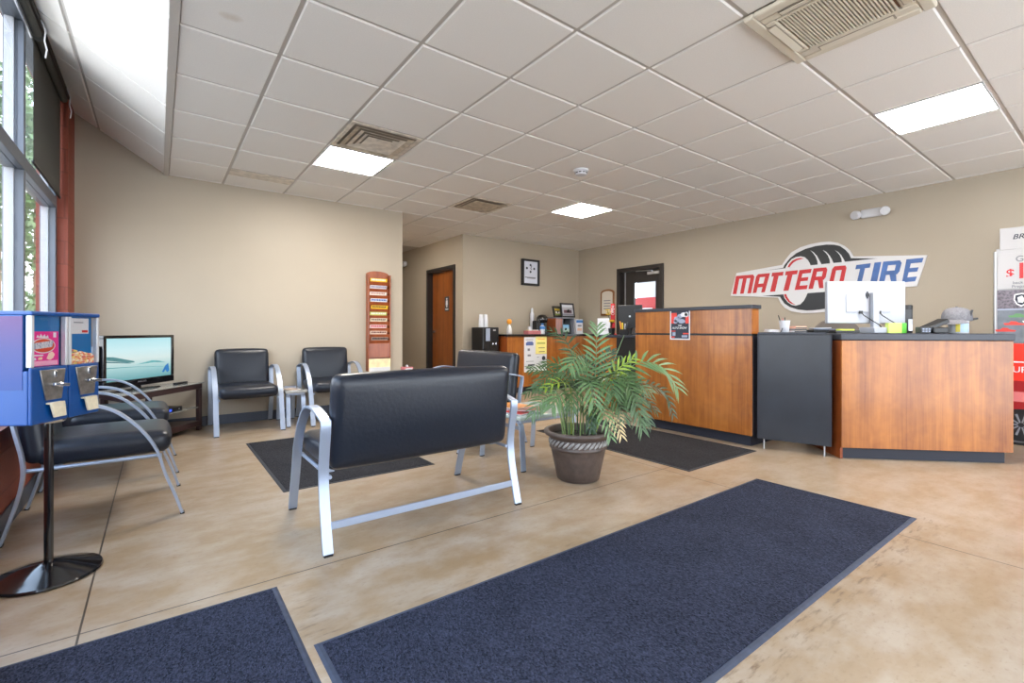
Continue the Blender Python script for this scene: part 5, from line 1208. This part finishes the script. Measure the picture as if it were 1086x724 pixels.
MB().tbox(Matrix.Rotation(-.08,4,'X'),-.085,.085,-.001,.001,.001,.225).build('sheet', M['paper'], t, smooth=False)
MB().box(-.06,.06,-.01,.06,.0005,.01).build('holder_foot', M['alum'], t)
for k in range(6): MB().tbox(Matrix.Rotation(-.08,4,'X'),-.06,.05-.012*(k%3),-.0018,-.0012,.06+k*.022,.064+k*.022).build('text_line', M['inkgrey'], t, smooth=False)
t = thing('red_sign', 'narrow upright red sign with white letters behind the white sheet on the desk', 'sign', (5.03,4.41,ZD), -.75)
MB().box(-.03,.03,-.008,.008,.001,.43).build('panel', M['signred'], t, bevel=.003)
MB().box(-.05,.05,-.03,.03,.0,.012).build('foot', M['signred'], t, bevel=.003)
text('lettering','OPEN',.055,face_mx((0,-.009,.335),(0,0,1),(-1,0,0)),M['paper'],t,sx=.9)
t = thing('flower_pot', 'small dark pot of yellow artificial flowers on the back desk', 'flowers', (4.87,4.29,ZD))
MB().lathe([(.001,0),(.035,0),(.047,.085),(.048,.09),(.042,.088),(.001,.08)],n=20).build('pot', M['black'], t)
for x,y,z in ((-.05,.03,.33),(-.01,.05,.30),(-.07,.0,.27),(.0,.0,.19),(.03,.02,.17),(-.03,-.02,.18)):
    st=MB().tube([(0,0,.08),(x*.5,y*.5,.08+z*.4),(x,y,z)],.003,5).build('stem', M['leaf_d'], t)
    fl=MB()
    for k in range(6):
        a=k*PI/3; fl.xf(Matrix.Identity(4)); fl.lathe([(.001,-.005),(.014,-.001),(.016,.004),(.001,.007)],(x+.022*math.cos(a),y+.022*math.sin(a),z+.004),n=8)
    fl.lathe([(.001,-.008),(.016,0),(.001,.012)],(x,y,z),n=8).build('flower', M['yellow'], st)
t = thing('pen_pot', 'dark desk caddy with an orange and yellow tag left of the black monitor', 'desk caddy', (4.84,4.06,ZD), -.7)
MB().box(-.05,.05,-.035,.035,.0005,.075).build('caddy', M['black'], t, bevel=.004)
for dx,c,l in ((-.03,'orange',.16),(-.012,'yellow',.14),(.012,'alum',.13),(.03,'darkgrey',.15)):
    MB().tbox(T(dx,0,.05) @ Matrix.Rotation(dx*5,4,'Y'),-.007,.007,-.004,.004,0,l-.03).build('tool', M[c], t, bevel=.002)
t = thing('desk_phone', 'dark desk phone at the front edge of the back desk', 'telephone', (4.93,3.88,ZD), -.7)
MB().prism([(-.09,.001),(.09,.001),(.09,.07),(-.09,.03)],lambda a,b,q:(q,a,b),-.08,.08).build('base', M['darkgrey'], t, bevel=.004)
MB().tbox(T(-.05,0,.065) @ Matrix.Rotation(.22,4,'X'),-.02,.02,-.09,.09,-.012,.012).build('handset', M['black'], t, bevel=.006)
# small arched plaque
t = thing('wall_plaque', 'arched brown wood framed plaque on the wall beside the shop door', 'plaque', (XS-.001,6.02,1.55))
def archp(w,h0,h1,r): return [(-w,h0),(w,h0),(w,h1)]+[(w*math.cos(k*PI/12),h1+r*math.sin(k*PI/12)) for k in range(1,12)]+[(-w,h1)]
MB().prism(archp(.165,-.24,.19,.06),lambda a,b,q:(-q,-a,b),0,.022).build('frame', M['plaquegold'], t, bevel=.005)
MB().prism(archp(.13,-.205,.17,.045),lambda a,b,q:(-q,-a,b),.0225,.025).build('plate', mat('pale_plaque',(206,198,184),.3), t, smooth=False)
for k in range(4): MB().box(-.027,-.0252,-.08,.08,-.12+k*.05,-.105+k*.05).build('text_line', M['inkgrey'], t, smooth=False)

# ------------------------------------------------------------------ outside the windows
struct(MB().box(-16,-.84,-8,70,-.22,-.10).build('paving_ground', M['asphalt_dark'], smooth=False))
struct(MB().box(-.83,12,-14,Y0-.125,-.22,-.10).build('front_paving_ground', M['asphalt'], smooth=False))
def bush(name, label, loc, R_, H_, n, seed, trunk=False, grp='bushes and trees outside the windows'):
    r = random.Random(seed); t = thing(name, label, 'tree' if trunk else 'bush', loc, 0, grp)
    b = MB()
    for k in range(n):
        a = r.uniform(0,2*PI); u = r.uniform(-1,1); rr = r.random()**.4
        c = Vector((R_*rr*math.cos(a)*math.sqrt(1-u*u), R_*rr*math.sin(a)*math.sqrt(1-u*u), (H_*.62 if trunk else H_*.5)+u*rr*H_*(.38 if trunk else .5)))
        d = Vector((r.uniform(-1,1),r.uniform(-1,1),r.uniform(-1,1))).normalized(); e = d.orthogonal().normalized(); s_ = r.uniform(.05,.11)*(2.4 if trunk else 1.3)
        b.add([c-d*s_,c+e*s_*.5,c+d*s_,c-e*s_*.5],[(0,1,2,3)])
    b.build('foliage', M['bush'], t, smooth=False)
    MB().tube([(0,0,0),(.03,.02,H_*.3),(0,.05,H_*.7)],[.09 if trunk else .03,.07 if trunk else .025,.02],8).build('trunk' if trunk else 'stems', M['bark'], t)
bush('shrub','low rounded shrub outside the farthest window pane',(-3.05,20.6,-.1),1.0,2.3,1300,1)
bush('shrub','taller shrub outside beyond the low rounded shrub',(-4.6,32.0,-.1),1.6,3.6,1300,2)
bush('tree','tall leafy tree outside high in the farthest window',(-4.3,29.0,-.1),2.6,13.0,3000,3,True)
bush('tree','leafy tree outside at the left edge of the nearer window pane',(-7.4,40.0,-.1),3.0,16.0,2600,4,True)

# ------------------------------------------------------------------ daylight, camera, view
w = bpy.data.worlds.new('daylight'); SC.world = w; w.use_nodes = True
nt = w.node_tree; bg = nt.nodes['Background']
tc = N(nt,'ShaderNodeTexCoord'); sp = N(nt,'ShaderNodeSeparateXYZ'); nt.links.new(tc.outputs['Generated'], sp.inputs[0])
r = N(nt,'ShaderNodeValToRGB'); e = r.color_ramp.elements
e[0].position = 0.0; e[0].color = (.90,.95,1.0,1); e[1].position = .7; e[1].color = (.55,.73,1.0,1)
nt.links.new(sp.outputs[2], r.inputs['Fac']); nt.links.new(r.outputs['Color'], bg.inputs['Color'])
bg.inputs['Strength'].default_value = 3.7
for m_ in bpy.data.materials:
    if m_.name.split('.')[0] in ('picture_colour','blue_display','television_picture'): m_.cycles.emission_sampling = 'NONE'
sl_ = bpy.data.lights.new('sun','SUN'); sl_.energy = 8; sl_.angle = .01; sl_.color = (1,.96,.9)
so = bpy.data.objects.new('sun', sl_); COL.objects.link(so); so.rotation_euler = Vector((-.85,.12,-1.0)).to_track_quat('-Z','Y').to_euler()
cam = bpy.data.cameras.new('camera'); co = bpy.data.objects.new('camera', cam); COL.objects.link(co)
cam.sensor_width = 36; cam.lens = 36*503.2164/1086; cam.shift_y = -(362-350.2326)/1086; cam.clip_start = .05; cam.clip_end = 200
co.matrix_world = T(0,0,1.03) @ Matrix.Rotation(-.6415,4,'Z') @ Matrix.Rotation(PI/2,4,'X') @ Matrix.Rotation(.002,4,'Z')
SC.camera = co
vs = SC.view_settings; vs.view_transform = 'Standard'; vs.look = 'None'; vs.gamma = 1; vs.use_curve_mapping = False
vs.exposure = 1.0
SC.cycles.max_bounces = 10; SC.cycles.diffuse_bounces = 6; SC.cycles.transparent_max_bounces = 12
SC.cycles.sample_clamp_indirect = 1.5; SC.cycles.caustics_reflective = False; SC.cycles.caustics_refractive = False
SC.cycles.use_denoising = True
